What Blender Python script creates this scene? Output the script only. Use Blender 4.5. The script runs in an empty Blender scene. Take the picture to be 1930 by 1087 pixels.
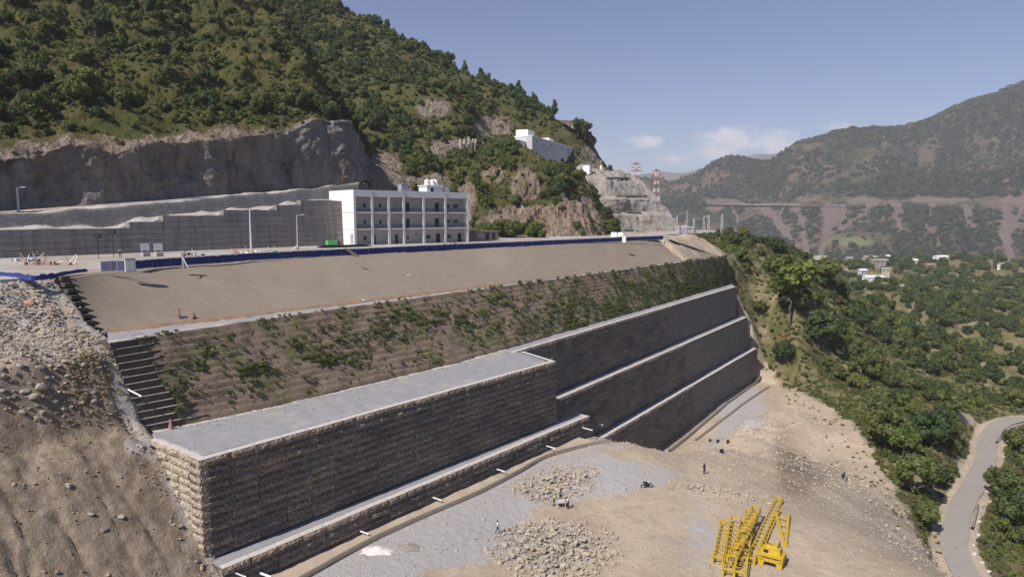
import bpy, bmesh, math, random
import numpy as np
from mathutils import Vector, Matrix, Euler
random.seed(7)
rng = np.random.default_rng(7)
SC = bpy.context.scene
COL = SC.collection

# ------------------------------------------------------------------ camera
PITCH = math.radians(6.1)
FPX = 1286.0
CAM = np.array([0.0, 0.0, 60.0])
cd = bpy.data.cameras.new('camera'); cam = bpy.data.objects.new('camera', cd); COL.objects.link(cam)
cam.location = CAM; cam.rotation_euler = (math.pi/2-PITCH, 0, 0)
cd.sensor_width = 36; cd.lens = FPX/1930*36; cd.clip_start = 0.5; cd.clip_end = 40000
SC.camera = cam

# ------------------------------------------------------------------ light
SUN_AZ = math.atan2(-0.672, -0.741)      # compass bearing of the sun measured from +Y towards +X
SUN_EL = math.radians(47)
sd = bpy.data.lights.new('sun', 'SUN'); sun = bpy.data.objects.new('sun', sd); COL.objects.link(sun)
sd.energy = 4.9; sd.angle = math.radians(0.6); sd.color = (1.0, 0.93, 0.84)
tosun = Vector((math.sin(SUN_AZ)*math.cos(SUN_EL), math.cos(SUN_AZ)*math.cos(SUN_EL), math.sin(SUN_EL)))
sun.rotation_euler = tosun.to_track_quat('Z', 'Y').to_euler()
sun.location = (-60, -60, 300)

SC.view_settings.view_transform = 'Standard'; SC.view_settings.look = 'None'
SC.view_settings.gamma = 1; SC.view_settings.use_curve_mapping = False
SC.view_settings.exposure = 0.15
SC.render.film_transparent = False
SC.cycles.max_bounces = 6; SC.cycles.diffuse_bounces = 3; SC.cycles.transparent_max_bounces = 8
SC.cycles.volume_bounces = 1; SC.cycles.use_denoising = True

# ------------------------------------------------------------------ node helper
class NT:
    def __init__(s, tree): s.t = tree; s.n = tree.nodes; s.l = tree.links
    def node(s, typ, ins=None, **kw):
        n = s.n.new(typ)
        for k, v in kw.items(): setattr(n, k, v)
        for k, v in (ins or {}).items(): s.set(n.inputs[k], v)
        return n
    def set(s, sock, v):
        if isinstance(v, bpy.types.NodeSocket): s.l.new(v, sock)
        elif v is not None:
            if isinstance(v, (tuple, list)) and len(v) == 3 and sock.type == 'RGBA': v = (*v, 1)
            sock.default_value = v
    def pos(s): return s.node('ShaderNodeNewGeometry').outputs['Position']
    def objc(s): return s.node('ShaderNodeTexCoord').outputs['Object']
    def rnd(s): return s.node('ShaderNodeObjectInfo').outputs['Random']
    def noise(s, vec, scale, detail=4, rough=.55, dist=0):
        return s.node('ShaderNodeTexNoise', {'Vector': vec, 'Scale': scale, 'Detail': detail, 'Roughness': rough, 'Distortion': dist}).outputs['Fac']
    def voro(s, vec, scale, feature='F1', out='Distance', rand=1):
        return s.node('ShaderNodeTexVoronoi', {'Vector': vec, 'Scale': scale, 'Randomness': rand}, feature=feature).outputs[out]
    def ramp(s, fac, stops):
        n = s.node('ShaderNodeValToRGB', {'Fac': fac}); cr = n.color_ramp
        while len(cr.elements) < len(stops): cr.elements.new(.5)
        for e, (p, c) in zip(cr.elements, stops):
            e.position = p; e.color = (c, c, c, 1) if isinstance(c, (int, float)) else (*c, 1)
        return n.outputs['Color']
    def mix(s, fac, a, b, mode='MIX'):
        n = s.node('ShaderNodeMix', data_type='RGBA', blend_type=mode)
        s.set(n.inputs[0], fac); s.set(n.inputs[6], a); s.set(n.inputs[7], b); return n.outputs[2]
    def m(s, op, a, b=None, c=None, clamp=False):
        n = s.node('ShaderNodeMath', operation=op, use_clamp=clamp)
        s.set(n.inputs[0], a)
        if b is not None: s.set(n.inputs[1], b)
        if c is not None: s.set(n.inputs[2], c)
        return n.outputs[0]
    def scale(s, vec, xyz):
        return s.node('ShaderNodeMapping', {'Vector': vec, 'Scale': xyz}).outputs[0]
    def bump(s, h, strength, dist, normal=None):
        return s.node('ShaderNodeBump', {'Height': h, 'Strength': strength, 'Distance': dist, 'Normal': normal}).outputs[0]
    def attr(s, name): return s.node('ShaderNodeAttribute', attribute_name=name)
    def step(s, v, lo, hi):
        n = s.node('ShaderNodeMapRange', {'Value': v, 'From Min': lo, 'From Max': hi}, interpolation_type='SMOOTHSTEP'); return n.outputs[0]

MATS = {}
def material(name, fn):
    if name in MATS: return MATS[name]
    mt = bpy.data.materials.new(name); mt.use_nodes = True
    t = NT(mt.node_tree); b = mt.node_tree.nodes['Principled BSDF']
    b.inputs['Roughness'].default_value = .85; b.inputs['Specular IOR Level'].default_value = .25
    fn(t, b); MATS[name] = mt; return mt
def plain(name, col, rough=.7, var=.25, sc=1.5, metal=0):
    def f(t, b):
        n = t.noise(t.objc(), sc, 5)
        c = t.mix(n, tuple(x*(1-var) for x in col), tuple(min(1, x*(1+var)) for x in col))
        t.set(b.inputs['Base Color'], c); b.inputs['Roughness'].default_value = rough; b.inputs['Metallic'].default_value = metal
        t.set(b.inputs['Normal'], t.bump(t.noise(t.objc(), sc*8, 3), .15, .02))
    return material(name, f)

# ------------------------------------------------------------------ world
w = bpy.data.worlds.new('World'); SC.world = w; w.use_nodes = True
wt = NT(w.node_tree); bg = w.node_tree.nodes['Background']
sky = wt.node('ShaderNodeTexSky', sky_type='NISHITA')
sky.sun_disc = False; sky.sun_elevation = SUN_EL; sky.sun_rotation = SUN_AZ
sky.altitude = 900; sky.air_density = 1.0; sky.dust_density = 1.0; sky.ozone_density = 2.2
tc = wt.node('ShaderNodeTexCoord').outputs['Generated']
skyc = wt.mix(1.0, sky.outputs[0], (.89, .90, 1.13), 'MULTIPLY')
sep = wt.node('ShaderNodeSeparateXYZ', {'Vector': tc})
def cloud(cx, cz, rx, rz, seed, thr=.42):
    # elliptical patch of cumulus around an azimuth (x/y) and an elevation (z/y), edges torn by noise
    ax = wt.m('DIVIDE', sep.outputs[0], wt.m('MAXIMUM', sep.outputs[1], .05))
    az = wt.m('DIVIDE', sep.outputs[2], wt.m('MAXIMUM', sep.outputs[1], .05))
    dx = wt.m('DIVIDE', wt.m('SUBTRACT', ax, cx), rx); dz = wt.m('DIVIDE', wt.m('SUBTRACT', az, cz), rz)
    rr = wt.m('SQRT', wt.m('ADD', wt.m('MULTIPLY', dx, dx), wt.m('MULTIPLY', dz, dz)))
    v = wt.node('ShaderNodeCombineXYZ', {'X': ax, 'Y': seed, 'Z': wt.m('MULTIPLY', az, 1.5)}).outputs[0]
    n = wt.noise(v, 42, 8, .58, .2)
    d = wt.m('SUBTRACT', wt.m('ADD', wt.m('MULTIPLY', n, 1.5), wt.m('MULTIPLY', wt.m('SUBTRACT', 1.0, rr), .75)), .85)
    front = wt.step(sep.outputs[1], .1, .3)
    return wt.m('MULTIPLY', wt.step(d, 0.0, thr), front), n
tot = None
for c in [(.315, .107, .075, .030, 1.3, .55), (.30, .090, .05, .018, 4.3, .6), (.385, .100, .04, .030, 9.7, .55), (.19, .108, .034, .016, 2.9, .6), (.235, .082, .05, .012, 7.1, .9), (.47, .125, .05, .012, 3.1, 1.0)]:
    f_, n_ = cloud(*c)
    tot = f_ if tot is None else wt.m('MAXIMUM', tot, f_)
cc = wt.mix(n_, (6.6, 6.8, 8.2), (11.0, 10.6, 11.2))
skyc = wt.mix(wt.m('MULTIPLY', tot, 1.0), skyc, cc)
wt.l.new(skyc, bg.inputs['Color']); bg.inputs['Strength'].default_value = 0.075

# ------------------------------------------------------------------ maths: a photo pixel on a plane or at a distance gives a point of the place
def ray(px, py):
    c, s = math.cos(PITCH), math.sin(PITCH)
    a = (px-965)/FPX; b = (py-543.5)/FPX
    return np.array([a, c-b*s, -s-b*c])
def Z(px, py, z): d = ray(px, py); return CAM+d*(z-CAM[2])/d[2]
def D(px, py, Y): d = ray(px, py); return CAM+d*Y/d[1]
AW = math.radians(35.1)
U = np.array([math.sin(AW), math.cos(AW), 0.]); V = np.array([-math.cos(AW), math.sin(AW), 0.])
def W(u, v, z): return U*u+V*v+np.array([0, 0, z])
def toproj(P):
    q = P-CAM; c, s = math.cos(PITCH), math.sin(PITCH)
    d = q[..., 1]*c-q[..., 2]*s; up = q[..., 1]*s+q[..., 2]*c
    return 965+FPX*q[..., 0]/d, 543.5-FPX*up/d, d
def onface(px, py, v):              # point on the vertical plane at constant v
    d = ray(px, py); return CAM+d*(v-CAM@V)/(d@V)

def _h(ix, iy, iz, seed):
    h = (ix.astype(np.int64)*374761393+iy.astype(np.int64)*668265263+iz.astype(np.int64)*2147483647+seed*1274126177) & 0xffffffff
    h = ((h ^ (h >> 13))*1274126177) & 0xffffffff
    h = ((h ^ (h >> 16))*2246822519) & 0xffffffff
    return ((h ^ (h >> 15)) & 0xffffff)/float(0x7fffff)-1
def vnoise(p, seed=0):
    i = np.floor(p).astype(np.int64); f = p-i; f = f*f*(3-2*f); r = 0
    for dx in (0, 1):
        for dy in (0, 1):
            for dz in (0, 1):
                wgt = (f[..., 0] if dx else 1-f[..., 0])*(f[..., 1] if dy else 1-f[..., 1])*(f[..., 2] if dz else 1-f[..., 2])
                r = r+wgt*_h(i[..., 0]+dx, i[..., 1]+dy, i[..., 2]+dz, seed)
    return r
def fbm(p, size, octv=4, seed=0, rough=.5):
    r = 0; a = 1; q = np.asarray(p, float)/size
    for k in range(octv): r = r+a*vnoise(q, seed+k*17); q = q*2.03+11.3; a *= rough
    return r

# ------------------------------------------------------------------ mesh helpers
def mesh_np(name, verts, faces, mat=None, smooth=False, attrs=None):
    verts = np.asarray(verts, float).reshape(-1, 3); faces = np.asarray(faces, np.int32); k = faces.shape[1]; n = len(faces)
    me = bpy.data.meshes.new(name)
    me.vertices.add(len(verts)); me.vertices.foreach_set('co', verts.ravel())
    me.loops.add(n*k); me.loops.foreach_set('vertex_index', faces.ravel())
    me.polygons.add(n); me.polygons.foreach_set('loop_start', np.arange(n)*k); me.polygons.foreach_set('loop_total', np.full(n, k))
    me.update(calc_edges=True)
    if smooth: me.polygons.foreach_set('use_smooth', np.ones(n, bool))
    for an, arr in (attrs or {}).items():
        a = me.color_attributes.new(an, 'FLOAT_COLOR', 'POINT'); c = np.ones((len(verts), 4)); arr = np.asarray(arr, float).reshape(len(verts), -1)
        c[:, :arr.shape[1]] = arr; a.data.foreach_set('color', c.ravel())
    if mat: me.materials.append(mat)
    me.validate(); return me
def grid_faces(M, N):
    i = np.arange(M-1)[:, None]*N+np.arange(N-1)[None, :]
    return np.stack([i, i+1, i+N+1, i+N], -1).reshape(-1, 4)
def link(name, me, parent=None, loc=None, **props):
    o = bpy.data.objects.new(name, me); COL.objects.link(o)
    if loc is not None: o.location = loc
    if parent is not None: o.parent = parent
    for k, v in props.items(): o[k] = v
    return o
def empty(name, loc, label, cat, group=None, rz=0):
    o = bpy.data.objects.new(name, None); COL.objects.link(o); o.location = loc; o.rotation_euler = (0, 0, rz)
    o['label'] = label; o['category'] = cat
    if group: o['group'] = group
    o.empty_display_size = .3
    return o
def tag(o, label, cat, group=None):
    o['label'] = label; o['category'] = cat
    if group: o['group'] = group
    return o
class MB:
    """collects boxes, bars and tubes for one mesh"""
    def __init__(s): s.v = []; s.f = []
    def add(s, vs, fs):
        k = len(s.v); s.v += [tuple(map(float, x)) for x in vs]; s.f += [tuple(i+k for i in f) for f in fs]; return s
    def box(s, c, size, rz=0, taper=1):
        x, y, z = size[0]/2, size[1]/2, size[2]/2; ca, sa = math.cos(rz), math.sin(rz); vs = []
        for dz in (-1, 1):
            t = taper if dz > 0 else 1
            for dx, dy in ((-1, -1), (1, -1), (1, 1), (-1, 1)):
                a, b = dx*x*t, dy*y*t; vs.append((c[0]+a*ca-b*sa, c[1]+a*sa+b*ca, c[2]+dz*z))
        return s.add(vs, [(3, 2, 1, 0), (4, 5, 6, 7), (0, 1, 5, 4), (1, 2, 6, 5), (2, 3, 7, 6), (3, 0, 4, 7)])
    def span(s, x0, x1, y0, y1, z0, z1): return s.box(((x0+x1)/2, (y0+y1)/2, (z0+z1)/2), (x1-x0, y1-y0, z1-z0))
    def tube(s, a, b, r, r2=None, n=6, cap=True):
        a = Vector(a); b = Vector(b); d = (b-a)
        if d.length < 1e-6: return s
        d.normalize(); q = d.to_track_quat('Z', 'Y'); r2 = r if r2 is None else r2; vs = []
        for p, rr in ((a, r), (b, r2)):
            for k in range(n):
                t = 2*math.pi*k/n; vs.append(p+q @ Vector((math.cos(t)*rr, math.sin(t)*rr, 0)))
        fs = [(k, (k+1) % n, n+(k+1) % n, n+k) for k in range(n)]
        if cap: fs += [tuple(range(n-1, -1, -1)), tuple(range(n, 2*n))]
        return s.add(vs, fs)
    def path(s, pts, r, n=6):
        for a, b in zip(pts[:-1], pts[1:]): s.tube(a, b, r, n=n)
        return s
    def lathe(s, prof, n=12, c=(0, 0, 0)):
        vs = []; fs = []
        for r, z in prof:
            for k in range(n): t = 2*math.pi*k/n; vs.append((c[0]+r*math.cos(t), c[1]+r*math.sin(t), c[2]+z))
        for j in range(len(prof)-1):
            for k in range(n): fs.append((j*n+k, j*n+(k+1) % n, (j+1)*n+(k+1) % n, (j+1)*n+k))
        fs += [tuple(range(n-1, -1, -1)), tuple(range((len(prof)-1)*n, len(prof)*n))]
        return s.add(vs, fs)
    def mesh(s, name, mat, smooth=False):
        me = bpy.data.meshes.new(name); me.from_pydata(s.v, [], s.f); me.update()
        if mat: me.materials.append(mat)
        if smooth: me.polygons.foreach_set('use_smooth', [True]*len(me.polygons))
        return me
    def build(s, name, mat, parent=None, smooth=False, **props): return link(name, s.mesh(name, mat, smooth), parent, **props)

# ------------------------------------------------------------------ materials
def fol(name, c1, c2, c3):
    def f(t, b):
        r = t.rnd(); a = t.attr('tint').outputs['Fac']
        c = t.ramp(r, [(0, c1), (.5, c2), (1, c3)])
        c = t.mix(1.0, c, t.mix(a, (.55, .55, .55), (1.5, 1.5, 1.35)), 'MULTIPLY')
        t.set(b.inputs['Base Color'], c); b.inputs['Roughness'].default_value = .65; b.inputs['Specular IOR Level'].default_value = .2
        tr = t.node('ShaderNodeBsdfTranslucent', {'Color': t.mix(1.0, c, (1.2, 1.4, .6), 'MULTIPLY')})
        mx = t.node('ShaderNodeMixShader', {0: .22}); t.l.new(b.outputs[0], mx.inputs[1]); t.l.new(tr.outputs[0], mx.inputs[2])
        t.l.new(mx.outputs[0], t.n['Material Output'].inputs['Surface'])
    return material(name, f)
M_LEAF = fol('leaves_mixed', (.080, .104, .034), (.110, .128, .042), (.150, .152, .058))
M_LEAFD = fol('leaves_dark', (.046, .074, .030), (.064, .092, .034), (.095, .118, .042))
M_LEAFF = fol('leaves_far', (.034, .048, .026), (.048, .060, .032), (.075, .080, .045))
M_LEAFB = fol('leaves_bright', (.085, .128, .030), (.112, .150, .036), (.145, .165, .046))
M_DRY = fol('leaves_dry', (.13, .12, .05), (.17, .14, .065), (.11, .12, .045))
M_BARK = plain('bark', (.13, .10, .08), .9, .35, 3)

def mat_ground(t, b):
    p = t.pos(); at = t.attr('mask'); s = t.node('ShaderNodeSeparateColor', {'Color': at.outputs['Color']})
    veg, grav, brown = s.outputs[0], s.outputs[1], s.outputs[2]; rub = at.outputs['Alpha']
    n1 = t.noise(p, .09, 6, .6); n2 = t.noise(p, .8, 6, .65); n3 = t.noise(p, 5, 4, .7)
    tan = t.mix(t.step(n1, .35, .65), (.37, .30, .225), (.47, .39, .30))
    tan = t.mix(t.m('MULTIPLY', t.step(n2, .45, .75), .6), tan, (.27, .215, .165))
    tan = t.mix(t.m('MULTIPLY', t.step(n3, .55, .7), .55), tan, (.52, .45, .37))
    br = t.mix(t.step(n2, .3, .7), (.17, .13, .095), (.31, .245, .185))
    br = t.mix(t.m('MULTIPLY', t.step(n3, .5, .7), .5), br, (.36, .30, .23))
    c = t.mix(t.step(t.m('ADD', brown, t.m('MULTIPLY', t.m('SUBTRACT', n2, .5), .6)), .3, .7), tan, br)
    gr = t.mix(n2, (.33, .315, .31), (.43, .41, .40)); gr = t.mix(t.step(n3, .5, .8), gr, (.27, .265, .27))
    c = t.mix(t.step(t.m('ADD', grav, t.m('MULTIPLY', t.m('SUBTRACT', t.noise(p, .25, 7, .65), .5), 1.5)), .3, .75), c, gr)
    vor = t.voro(p, 1.7, out='Color'); vs = t.node('ShaderNodeSeparateColor', {'Color': vor}).outputs[0]
    rb = t.ramp(vs, [(0, (.20, .18, .17)), (.4, (.34, .31, .29)), (.7, (.42, .35, .27)), (1, (.5, .46, .43))])
    c = t.mix(t.m('MULTIPLY', t.step(t.m('ADD', rub, t.m('MULTIPLY', t.m('SUBTRACT', n2, .5), .8)), .4, .7), .8), c, rb)
    gcol = t.mix(t.step(t.noise(p, .25, 6, .6), .35, .65), (.19, .155, .085), (.085, .095, .036)); gcol = t.mix(t.m('MULTIPLY', t.step(t.noise(p, .09, 6, .7), .52, .68), .7), gcol, (.34, .27, .19))
    gcol = t.mix(t.m('MULTIPLY', t.step(n3, .5, .7), .5), gcol, (.22, .19, .10))
    c = t.mix(t.step(t.m('ADD', veg, t.m('MULTIPLY', t.m('SUBTRACT', t.noise(p, .3, 6, .65), .5), 1.0)), .35, .65), c, gcol)
    t.set(b.inputs['Base Color'], c); b.inputs['Roughness'].default_value = .95; b.inputs['Specular IOR Level'].default_value = .1
    h = t.m('ADD', t.m('MULTIPLY', n2, 1.0), t.m('MULTIPLY', n3, .35))
    h = t.m('ADD', h, t.m('MULTIPLY', t.m('MULTIPLY', vs, rub), .5))
    t.set(b.inputs['Normal'], t.bump(h, .9, .35))
M_GROUND = material('ground_soil', mat_ground)

def mat_hill(t, b):
    p = t.pos(); s = t.node('ShaderNodeSeparateColor', {'Color': t.attr('mask').outputs['Color']})
    rock, green, tanm = s.outputs[0], s.outputs[1], s.outputs[2]
    n1 = t.noise(p, .05, 6, .6); n2 = t.noise(p, .35, 7, .65); n3 = t.noise(p, 1.8, 5, .7)
    g = t.mix(t.step(n1, .35, .65), (.175, .155, .062), (.115, .125, .040))
    g = t.mix(t.step(n2, .5, .72), g, (.19, .16, .085)); g = t.mix(t.m('MULTIPLY', t.step(n3, .5, .7), .6), g, (.06, .07, .025))
    ps = t.scale(p, (1, 1, .35)); r1 = t.noise(ps, .22, 8, .7, .6)
    streak = t.noise(t.scale(p, (.5, .5, .06)), .5, 6, .6)
    rk = t.ramp(r1, [(.3, (.13, .115, .10)), (.42, (.27, .25, .235)), (.6, (.39, .365, .35)), (.75, (.46, .40, .33))])
    rk = t.mix(t.m('MULTIPLY', t.step(streak, .5, .7), .55), rk, (.20, .125, .075))
    rt = t.ramp(r1, [(.3, (.16, .11, .07)), (.45, (.33, .24, .17)), (.6, (.44, .34, .25)), (.75, (.50, .42, .34))])
    rk = t.mix(tanm, rk, rt)
    f = t.step(t.m('ADD', rock, t.m('MULTIPLY', t.m('SUBTRACT', t.noise(p, .16, 7, .7), .5), 1.3)), .38, .6)
    c = t.mix(f, g, rk)
    t.set(b.inputs['Base Color'], c); b.inputs['Roughness'].default_value = .95; b.inputs['Specular IOR Level'].default_value = .1
    vr = t.voro(ps, .30, 'DISTANCE_TO_EDGE'); vr2 = t.voro(ps, 1.1, 'F1')
    h = t.m('ADD', t.m('MULTIPLY', r1, 2.6), t.m('MULTIPLY', n3, .8)); h = t.m('ADD', h, t.m('MULTIPLY', t.m('MULTIPLY', vr2, f), .8)); h = t.m('ADD', h, t.m('MULTIPLY', t.m('MULTIPLY', t.step(vr, 0, .35), f), 1.0))
    t.set(b.inputs['Normal'], t.bump(h, 1, 1.6))
M_HILL = material('hillside', mat_hill)

def mat_far(t, b):
    p = t.pos(); s = t.node('ShaderNodeSeparateColor', {'Color': t.attr('mask').outputs['Color']})
    scar, road, fld = s.outputs[0], s.outputs[1], s.outputs[2]
    n1 = t.noise(p, .0022, 7, .62); n2 = t.noise(p, .011, 7, .7); n3 = t.noise(p, .05, 4, .8)
    g = t.mix(t.step(n2, .4, .62), (.022, .034, .017), (.070, .078, .038))
    g = t.mix(t.m('MULTIPLY', t.step(n3, .42, .62), .75), g, (.010, .022, .011))
    bare = t.m('MULTIPLY', t.step(n1, .40, .58), t.step(n2, .40, .54))
    g = t.mix(t.m('MULTIPLY', bare, .75), g, (.185, .125, .095))
    sc_ = t.mix(n3, (.13, .095, .085), (.22, .165, .145))
    c = t.mix(t.step(t.m('ADD', scar, t.m('MULTIPLY', t.m('SUBTRACT', n2, .5), 1.9)), .5, .75), g, sc_)
    c = t.mix(t.step(fld, .3, .8), c, (.17, .19, .075))
    c = t.mix(t.m('MULTIPLY', road, t.step(t.noise(p, .006, 4, .6), .3, .5)), c, (.33, .27, .23))
    t.set(b.inputs['Base Color'], c); b.inputs['Roughness'].default_value = 1; b.inputs['Specular IOR Level'].default_value = 0
    t.set(b.inputs['Normal'], t.bump(t.m('ADD', n2, t.m('MULTIPLY', n3, .5)), .8, 30))
M_FAR = material('far_mountain', mat_far)

def mat_gabion(t, b):
    p = t.objc(); r = t.rnd(); off = t.node('ShaderNodeCombineXYZ', {'X': t.m('MULTIPLY', r, 37.0), 'Y': t.m('MULTIPLY', r, 91.0), 'Z': t.m('MULTIPLY', r, 53.)}).outputs[0]
    q = t.node('ShaderNodeVectorMath', {0: p, 1: off}, operation='ADD').outputs[0]
    vd = t.voro(q, 4.2); vc = t.node('ShaderNodeSeparateColor', {'Color': t.voro(q, 4.2, out='Color')}).outputs[0]
    c = t.ramp(vc, [(0, (.18, .15, .125)), (.35, (.225, .19, .155)), (.7, (.265, .225, .19)), (1, (.33, .285, .235))])
    c = t.mix(1., c, t.ramp(r, [(0, (.72, .68, .66)), (.5, (.95, .95, .95)), (1, (1.2, 1.1, 1.0))]), 'MULTIPLY'); wp = t.pos(); big = t.noise(t.scale(wp, (1, 1, 2.5)), .16, 5, .65)
    c = t.mix(1., c, t.ramp(big, [(.3, (.62, .62, .66)), (.5, (1, 1, 1)), (.7, (1.3, 1.2, 1.08))]), 'MULTIPLY')
    c = t.mix(t.m('MULTIPLY', t.step(vd, .50, .75), .7), c, (.07, .06, .055))
    t.set(b.inputs['Base Color'], c); b.inputs['Roughness'].default_value = .9
    t.set(b.inputs['Normal'], t.bump(t.m('SUBTRACT', 1.0, vd), 1, .12))
M_GAB = material('gabion_stone', mat_gabion)
def mat_course(t, b):       # same stone, seen on baskets that are joined in one mesh
    p = t.pos(); vd = t.voro(p, 2.6); vc = t.node('ShaderNodeSeparateColor', {'Color': t.voro(p, 2.6, out='Color')}).outputs[0]
    c = t.ramp(vc, [(0, (.18, .15, .125)), (.35, (.225, .19, .155)), (.7, (.265, .225, .19)), (1, (.33, .285, .235))])
    c = t.mix(t.m('MULTIPLY', t.step(vd, .50, .75), .7), c, (.07, .06, .055))
    t.set(b.inputs['Base Color'], c); b.inputs['Roughness'].default_value = .9
    t.set(b.inputs['Normal'], t.bump(t.m('SUBTRACT', 1.0, vd), 1, .15))
M_GABF = material('gabion_stone_far', mat_course)
def mat_tan_sunlit(t, b):  # tan stone of the end face, lightened to paint in its sunlight
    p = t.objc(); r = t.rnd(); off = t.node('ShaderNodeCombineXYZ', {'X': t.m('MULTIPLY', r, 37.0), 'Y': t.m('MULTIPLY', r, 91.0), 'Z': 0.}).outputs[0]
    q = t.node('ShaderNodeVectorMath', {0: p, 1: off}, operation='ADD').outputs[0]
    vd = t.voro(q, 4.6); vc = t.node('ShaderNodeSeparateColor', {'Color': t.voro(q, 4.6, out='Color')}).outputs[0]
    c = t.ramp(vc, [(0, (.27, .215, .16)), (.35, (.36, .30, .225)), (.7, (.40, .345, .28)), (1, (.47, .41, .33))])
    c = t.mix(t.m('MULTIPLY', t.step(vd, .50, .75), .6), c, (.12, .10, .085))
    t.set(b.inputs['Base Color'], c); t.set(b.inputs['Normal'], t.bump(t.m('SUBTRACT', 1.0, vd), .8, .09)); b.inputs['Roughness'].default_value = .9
M_TAN_SUNLIT = material('tan_sandstone', mat_tan_sunlit)
M_CORE = plain('gabion_core', (.10, .085, .075), .95)
def mat_gravel(t, b):
    p = t.pos(); n = t.noise(p, .5, 6, .6); v = t.node('ShaderNodeSeparateColor', {'Color': t.voro(p, 9, out='Color')}).outputs[0]
    c = t.mix(n, (.27, .27, .29), (.37, .365, .38)); c = t.mix(t.m('MULTIPLY', v, .6), c, (.23, .225, .235)); c = t.mix(t.m('MULTIPLY', t.step(t.noise(p, 1.1, 6, .7), .55, .75), .5), c, (.20, .19, .185))
    c = t.mix(t.m('MULTIPLY', t.step(t.noise(p, .13, 6, .65), .48, .68), .65), c, (.42, .375, .33)); c = t.mix(t.m('MULTIPLY', t.step(t.noise(p, .35, 6, .7), .56, .7), .35), c, (.22, .205, .20))
    t.set(b.inputs['Base Color'], c); t.set(b.inputs['Normal'], t.bump(t.m('ADD', v, t.m('MULTIPLY', n, 2)), .7, .06)); b.inputs['Roughness'].default_value = .95
M_GRAVEL = material('grey_gravel', mat_gravel)
def mat_conc(t, b):
    p = t.pos(); n = t.noise(p, .4, 6, .6); st = t.noise(t.scale(p, (1, 1, .12)), .9, 5, .6)
    c = t.mix(n, (.20, .18, .17), (.31, .285, .27)); c = t.mix(t.m('MULTIPLY', t.step(st, .42, .7), .65), c, (.13, .115, .105)); sn = t.node('ShaderNodeSeparateXYZ', {'Vector': p}).outputs[2]; c = t.mix(t.m('MULTIPLY', t.step(t.noise(t.scale(p, (.15, .15, 2.2)), 1.0, 3, .6), .52, .66), .5), c, (.36, .33, .31))
    t.set(b.inputs['Base Color'], c); t.set(b.inputs['Normal'], t.bump(t.noise(p, 3, 4), .4, .05)); b.inputs['Roughness'].default_value = .9
M_CONC = material('grey_concrete', mat_conc)
def mat_shot(t, b):
    p = t.pos(); n = t.noise(p, .15, 7, .65); st = t.noise(t.scale(p, (1, 1, .15)), .5, 6, .65)
    c = t.mix(n, (.33, .30, .265), (.47, .44, .40)); c = t.mix(t.m('MULTIPLY', t.step(st, .44, .66), .75), c, (.22, .185, .15)); c = t.mix(t.m('MULTIPLY', t.step(t.noise(p, .06, 6, .7), .5, .64), .7), c, (.26, .21, .16))
    t.set(b.inputs['Base Color'], c); t.set(b.inputs['Normal'], t.bump(t.noise(p, .8, 6, .7), 1, .8)); b.inputs['Roughness'].default_value = .95
M_SHOT = material('shotcrete', mat_shot)
def mat_beige(t, b):
    p = t.pos(); n = t.noise(p, .12, 5, .6); n2 = t.noise(p, 3.5, 5, .7)
    st = t.noise(t.node('ShaderNodeMapping', {'Vector': p, 'Rotation': (0, 0, AW), 'Scale': (.22, 1.6, .3)}).outputs[0], .7, 4, .6)
    c = t.mix(n, (.225, .185, .145), (.285, .235, .185)); c = t.mix(t.m('MULTIPLY', n2, .4), c, (.22, .185, .14)); c = t.mix(t.m('MULTIPLY', t.step(t.noise(p, 1.1, 6, .75), .56, .72), .4), c, (.16, .135, .10)); c = t.mix(t.m('MULTIPLY', t.step(t.noise(p, .05, 5, .6), .5, .7), .45), c, (.33, .275, .22))
    c = t.mix(t.m('MULTIPLY', t.step(st, .5, .75), .35), c, (.38, .33, .26)); c = t.mix(t.m('MULTIPLY', t.step(t.noise(t.node('ShaderNodeMapping', {'Vector': p, 'Rotation': (0, 0, AW), 'Scale': (.12, 1.2, 1)}).outputs[0], 1.5, 5, .7), .55, .7), .4), c, (.20, .165, .125))
    t.set(b.inputs['Base Color'], c); t.set(b.inputs['Normal'], t.bump(n2, .5, .12)); b.inputs['Roughness'].default_value = .95
M_BEIGE = material('jute_covered_slope', mat_beige)
def mat_step(t, b):
    p = t.pos(); n = t.noise(p, .5, 6, .65); n2 = t.noise(p, 3, 5, .7); g = t.noise(p, .22, 6, .6)
    c = t.mix(n, (.215, .155, .115), (.29, .215, .165)); c = t.mix(t.m('MULTIPLY', n2, .55), c, (.13, .10, .075))
    c = t.mix(t.m('MULTIPLY', t.step(g, .42, .68), .85), c, t.mix(n2, (.075, .095, .03), (.16, .15, .06)))
    t.set(b.inputs['Base Color'], c); t.set(b.inputs['Normal'], t.bump(t.m('ADD', n2, n), .9, .22)); b.inputs['Roughness'].default_value = .95
M_STEP = material('planted_slope_soil', mat_step)
def mat_rock(t, b):
    p = t.objc(); r = t.rnd(); n = t.noise(p, 2.2, 6, .65)
    c = t.ramp(r, [(0, (.30, .27, .25)), (.35, (.42, .36, .29)), (.65, (.47, .42, .36)), (.85, (.38, .36, .36)), (1, (.50, .40, .28))])
    c = t.mix(n, t.mix(1., c, (.65, .65, .65), 'MULTIPLY'), c)
    t.set(b.inputs['Base Color'], c); t.set(b.inputs['Normal'], t.bump(n, .7, .2)); b.inputs['Roughness'].default_value = .9
M_ROCK = material('rock', mat_rock)
M_WHITE = plain('white_paint', (.84, .82, .81), .8, .06, .5)
M_WHITE_GREY_SHADED = plain('white_paint_grey_shaded', (.52, .51, .54), .8, .08, .5)  # greyed white; on the building facades the shade is painted into it
M_DARK = plain('dark_opening', (.03, .03, .035), .4)
M_GLASS = plain('window_glass', (.06, .07, .09), .15, .1)
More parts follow.
